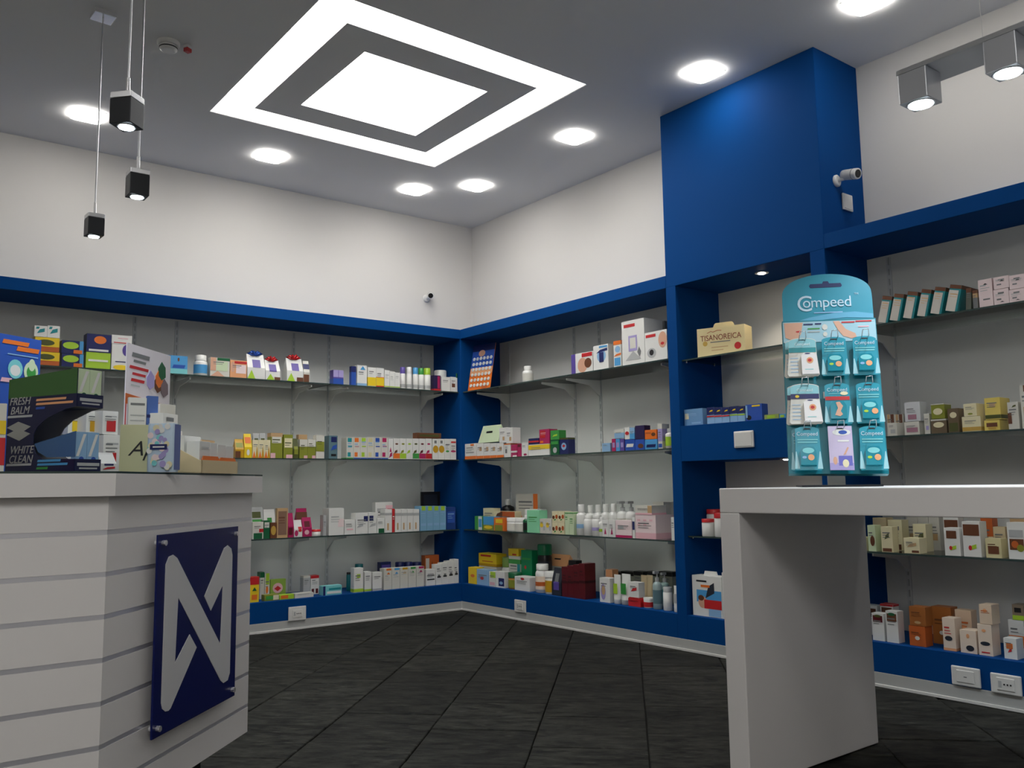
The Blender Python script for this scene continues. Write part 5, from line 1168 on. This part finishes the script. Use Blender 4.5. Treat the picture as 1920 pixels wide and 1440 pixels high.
# poster on a stand
pp_, prz, pw_ = cframe(229, 2.62, 313, 2.9)
ph_ = ztop(271, 651, 2.76)-CT
e = empty('poster_stand', pp_, prz, 'white paper poster with leaf pictures and orange stripe on a counter stand', 'poster', 'goods on the counter')
PAP = mat('dcd6dc', .6, key='poster_paper')
m = MB(); m.box(-pw_/2, pw_/2, 0, .003, .004, ph_, PAP); sh_ = m.build('sheet', e)
m = MB(); m.box(-pw_/2, pw_/2, -.02, .05, 0, .004, ACRYL); m.build('stand_foot', e)
zp = lambda z: .615+(z-.425)*.67
m = MB()
for k, (x0, x1, z, hh, c) in enumerate(((.1, .5, .86, .05, 'g'), (.14, .42, .80, .03, 'g'), (.06, .48, .72, .035, 'red'), (.12, .42, .65, .03, 'red'), (.1, .4, .575, .035, 'red'), (.1, .3, .52, .02, 'lg'))):
    m.pr(-pw_/2+x0*pw_, -pw_/2+x1*pw_, zp(z)*ph_, zp(z+hh)*ph_, c, y=-.0006, shape='s')
for x, z, c in ((.52, .52, 'lil'), (.7, .50, 'brown'), (.78, .66, 'dg'), (.85, .46, '7a6a70'), (.72, .56, 'or_')):
    m.plate([(-pw_/2+(x)*pw_, zp(z)*ph_), (-pw_/2+(x+.1)*pw_, zp(z+.05)*ph_), (-pw_/2+(x+.09)*pw_, zp(z+.17)*ph_), (-pw_/2+(x)*pw_, zp(z+.23)*ph_), (-pw_/2+(x-.08)*pw_, zp(z+.14)*ph_), (-pw_/2+(x-.07)*pw_, zp(z+.05)*ph_)], -.0012-x*.0005, -.0002, carton_mat(c))
m.plate([(-pw_/2, .615*ph_), (pw_/2, .575*ph_), (pw_/2, .555*ph_), (-pw_*.05, .55*ph_), (-pw_/2, .535*ph_)], -.0014, -.0002, carton_mat('dor'))
m.pr(-pw_/2, -pw_*.48, 0.03*ph_, .54*ph_, 'red', y=-.0012); m.pr(pw_*.48, pw_/2, .45*ph_, .56*ph_, 'red', y=-.0012)
m.build('poster_print', sh_)
CI(236, 2.5, 270, 2.53, 744, .012, 'box', 'white leaflet pack standing before the poster', 'w', [(.1, .9, .9, .93, 'g')]+[(.1, .9, .2+.07*k, .215+.07*k, 'lg') for k in range(9)], txt=None, cat='leaflet', name='leaflet_pack')
CI(271, 2.53, 292, 2.55, 741, .012, 'box', 'blue leaflet pack standing before the poster', '4f6fb4', [B_('navy', .72, .76), B_('lb', .2, .22)], txt=None, cat='leaflet', name='leaflet_pack')
r_, w_, h_ = CI(222, 2.365, 300, 2.40, 796, .05, 'box', 'pale yellow-green carton with ornate black initials', 'cfcfa4', [], txt=None)
obj('lettering', text_mesh('Ap', h_*.44, mat('k', .5), shear=.35), r_, (-w_*.30, -.0008, h_*.36))
# wet wipes pack: pillow pack with flower print
wp, wrz, ww = cframe(271, 2.31, 320, 2.305); wh = ztop(295, 792, 2.3)-CT
e = empty('wipes_pack', wp, wrz, 'light-blue flowered wet wipes pack with a navy label', 'wipes pack', 'goods on the counter')
q = MB(); WM = mat('c4d8ea', .25, key='wipes_film'); n = 7; V = []
for j in range(n+1):
    t = j/n; bul = math.sin(PI*t)**.5*.006 if 0 < t < 1 else 0
    for x in (-1, -.8, .8, 1): V.append((x*ww/2, -bul*(1 if abs(x) < .9 else .3)+.012, t*wh))
    for x in (1, .8, -.8, -1): V.append((x*ww/2, .04+bul*(1 if abs(x) < .9 else .3), t*wh))
q.add(V, [(j*8+i, j*8+(i+1) % 8, (j+1)*8+(i+1) % 8, (j+1)*8+i) for j in range(n) for i in range(8)], WM, True); q.add(V[-8:], [tuple(range(8))], WM); q.add(V[:8], [tuple(range(7, -1, -1))], WM)
q.quad((ww/2+.0006, .014, .006), (ww/2+.0006, .05, .006), (ww/2+.0006, .05, wh*.98), (ww/2+.0006, .014, wh*.98), carton_mat('6a78b0'))
wb = q.build('wrapper', e)
q = MB(); R = random.Random(3)
for k in range(34):
    x, z = R.uniform(-.4, .4)*ww, R.uniform(.08, .94)*wh; r = R.uniform(.006, .009)
    q.pr(x-r, x+r, z-r, z+r, R.choice(('w', 'w', 'lpink', 'cream', 'lil', 'aqua')), y=.0055-.00006*k, shape='o')
q.build('flower_print', wb)
q = MB(); q.pr(-.36*ww, .3*ww, .46*wh, .57*wh, 'navy', y=.003); q.pr(-.25*ww, .2*ww, .5*wh, .53*wh, 'w', y=.0027); q.build('label', wb)
# cream cardboard tray with the tablet cartons
tp, trz, tw = cframe(378, 2.5, 445, 2.72); th = ztop(378, 862, 2.5)-CT
e = empty('carton_tray', tp, trz, 'cream cardboard display tray with an orange front lip', 'display tray', 'goods on the counter')
TC = mat('dcc9a0', .5, key='tray_card'); TD = .20
m = MB(); m.box(-tw/2, tw/2, 0, .003, 0, th, TC); fp = m.build('front_panel', e)
m = MB(); m.plate([(-tw*.48, th-.002), (-tw*.44, th+.012), (-tw*.05, th+.012), (-tw*.01, th+.002), (tw*.03, th+.010), (tw*.44, th+.010), (tw*.48, th-.002)], .003, .005, carton_mat('or_')); m.build('orange_lip', fp)
m = MB(); m.box(-tw/2, tw/2, .003, TD, 0, .003, TC); m.build('tray_floor', e)
sl = [(0, 0), (TD, 0), (TD, .12), (TD*.85, .12), (.01, th), (0, th)]
for x in (-tw/2, tw/2-.003):
    q = MB(); q.plate([(a, b) for a, b in sl], 0, .003, TC); o = q.build('side_panel', e); o.matrix_local = Matrix.Translation((x+.003, 0, 0)) @ Matrix.Rotation(PI/2, 4, 'Z')
TM = Matrix.Translation(tp) @ Matrix.Rotation(trz, 4, 'Z')
def tcart(x0, x1, y, z, h_, d_, lab, pr, txt=None):
    q = carton(x1-x0, h_, d_, 'w', pr, txt, seed=int(x0*1000))[0][1]
    o = q.build('tablet_carton', None, label=lab, cat='carton', group='tablet cartons in the cream tray'); o.matrix_world = TM @ Matrix.Translation(((x0+x1)/2, y, z))
a = tw/2-.006
brn = [(.25, .4, .15, .5, 'brown'), (.55, .7, .15, .5, 'tan'), (.15, .85, .75, .82, 'lg')]
fz = .0036
tcart(-a, -a*.42, .012, fz, .088, .04, 'white tablet carton with two brown pens at the front of the tray', brn)
tcart(-a*.4, .0, .012, fz, .086, .04, 'white tablet carton with one brown pen in the front row', [(.4, .6, .15, .5, 'brown')])
tcart(.004, a*.52, .012, fz, .082, .04, 'white tablet carton with a thin brown pen in the front row', [(.45, .58, .12, .55, 'brown')])
tcart(a*.54, a, .012, fz, .080, .04, 'white tablet carton with pens in the outer front corner', [(.3, .42, .12, .55, 'brown'), (.6, .7, .12, .5, 'tan')])
tcart(-a, -a*.1, .060, fz, .105, .06, 'taller white tablet carton in the second row of the tray', [(.2, .8, .7, .78, 'lb')], 'lg')
tcart(-a*.06, a*.7, .060, fz, .098, .06, 'white tablet carton with a brown cap print in the second row', [B_('tan', .85, 1)], 'lg')
tcart(-a, .0, .126, fz, .125, .06, 'tallest white tablet carton at the back of the tray', [(.2, .8, .5, .56, 'lb')], 'lg')
tcart(-a*.96, -a*.2, .130, fz+.128, .045, .05, 'white tablet carton lying on the tallest one', [(.2, .8, .2, .35, 'lb'), (.2, .7, .5, .75, 'g')])
CI(296, 2.68, 325, 2.74, 757, .05, 'box', 'white carton with grey figures beside the poster', 'ow', [(.15, .4, .55, .8, 'lg'), (.55, .9, .5, .75, 'g')], txt='lg')
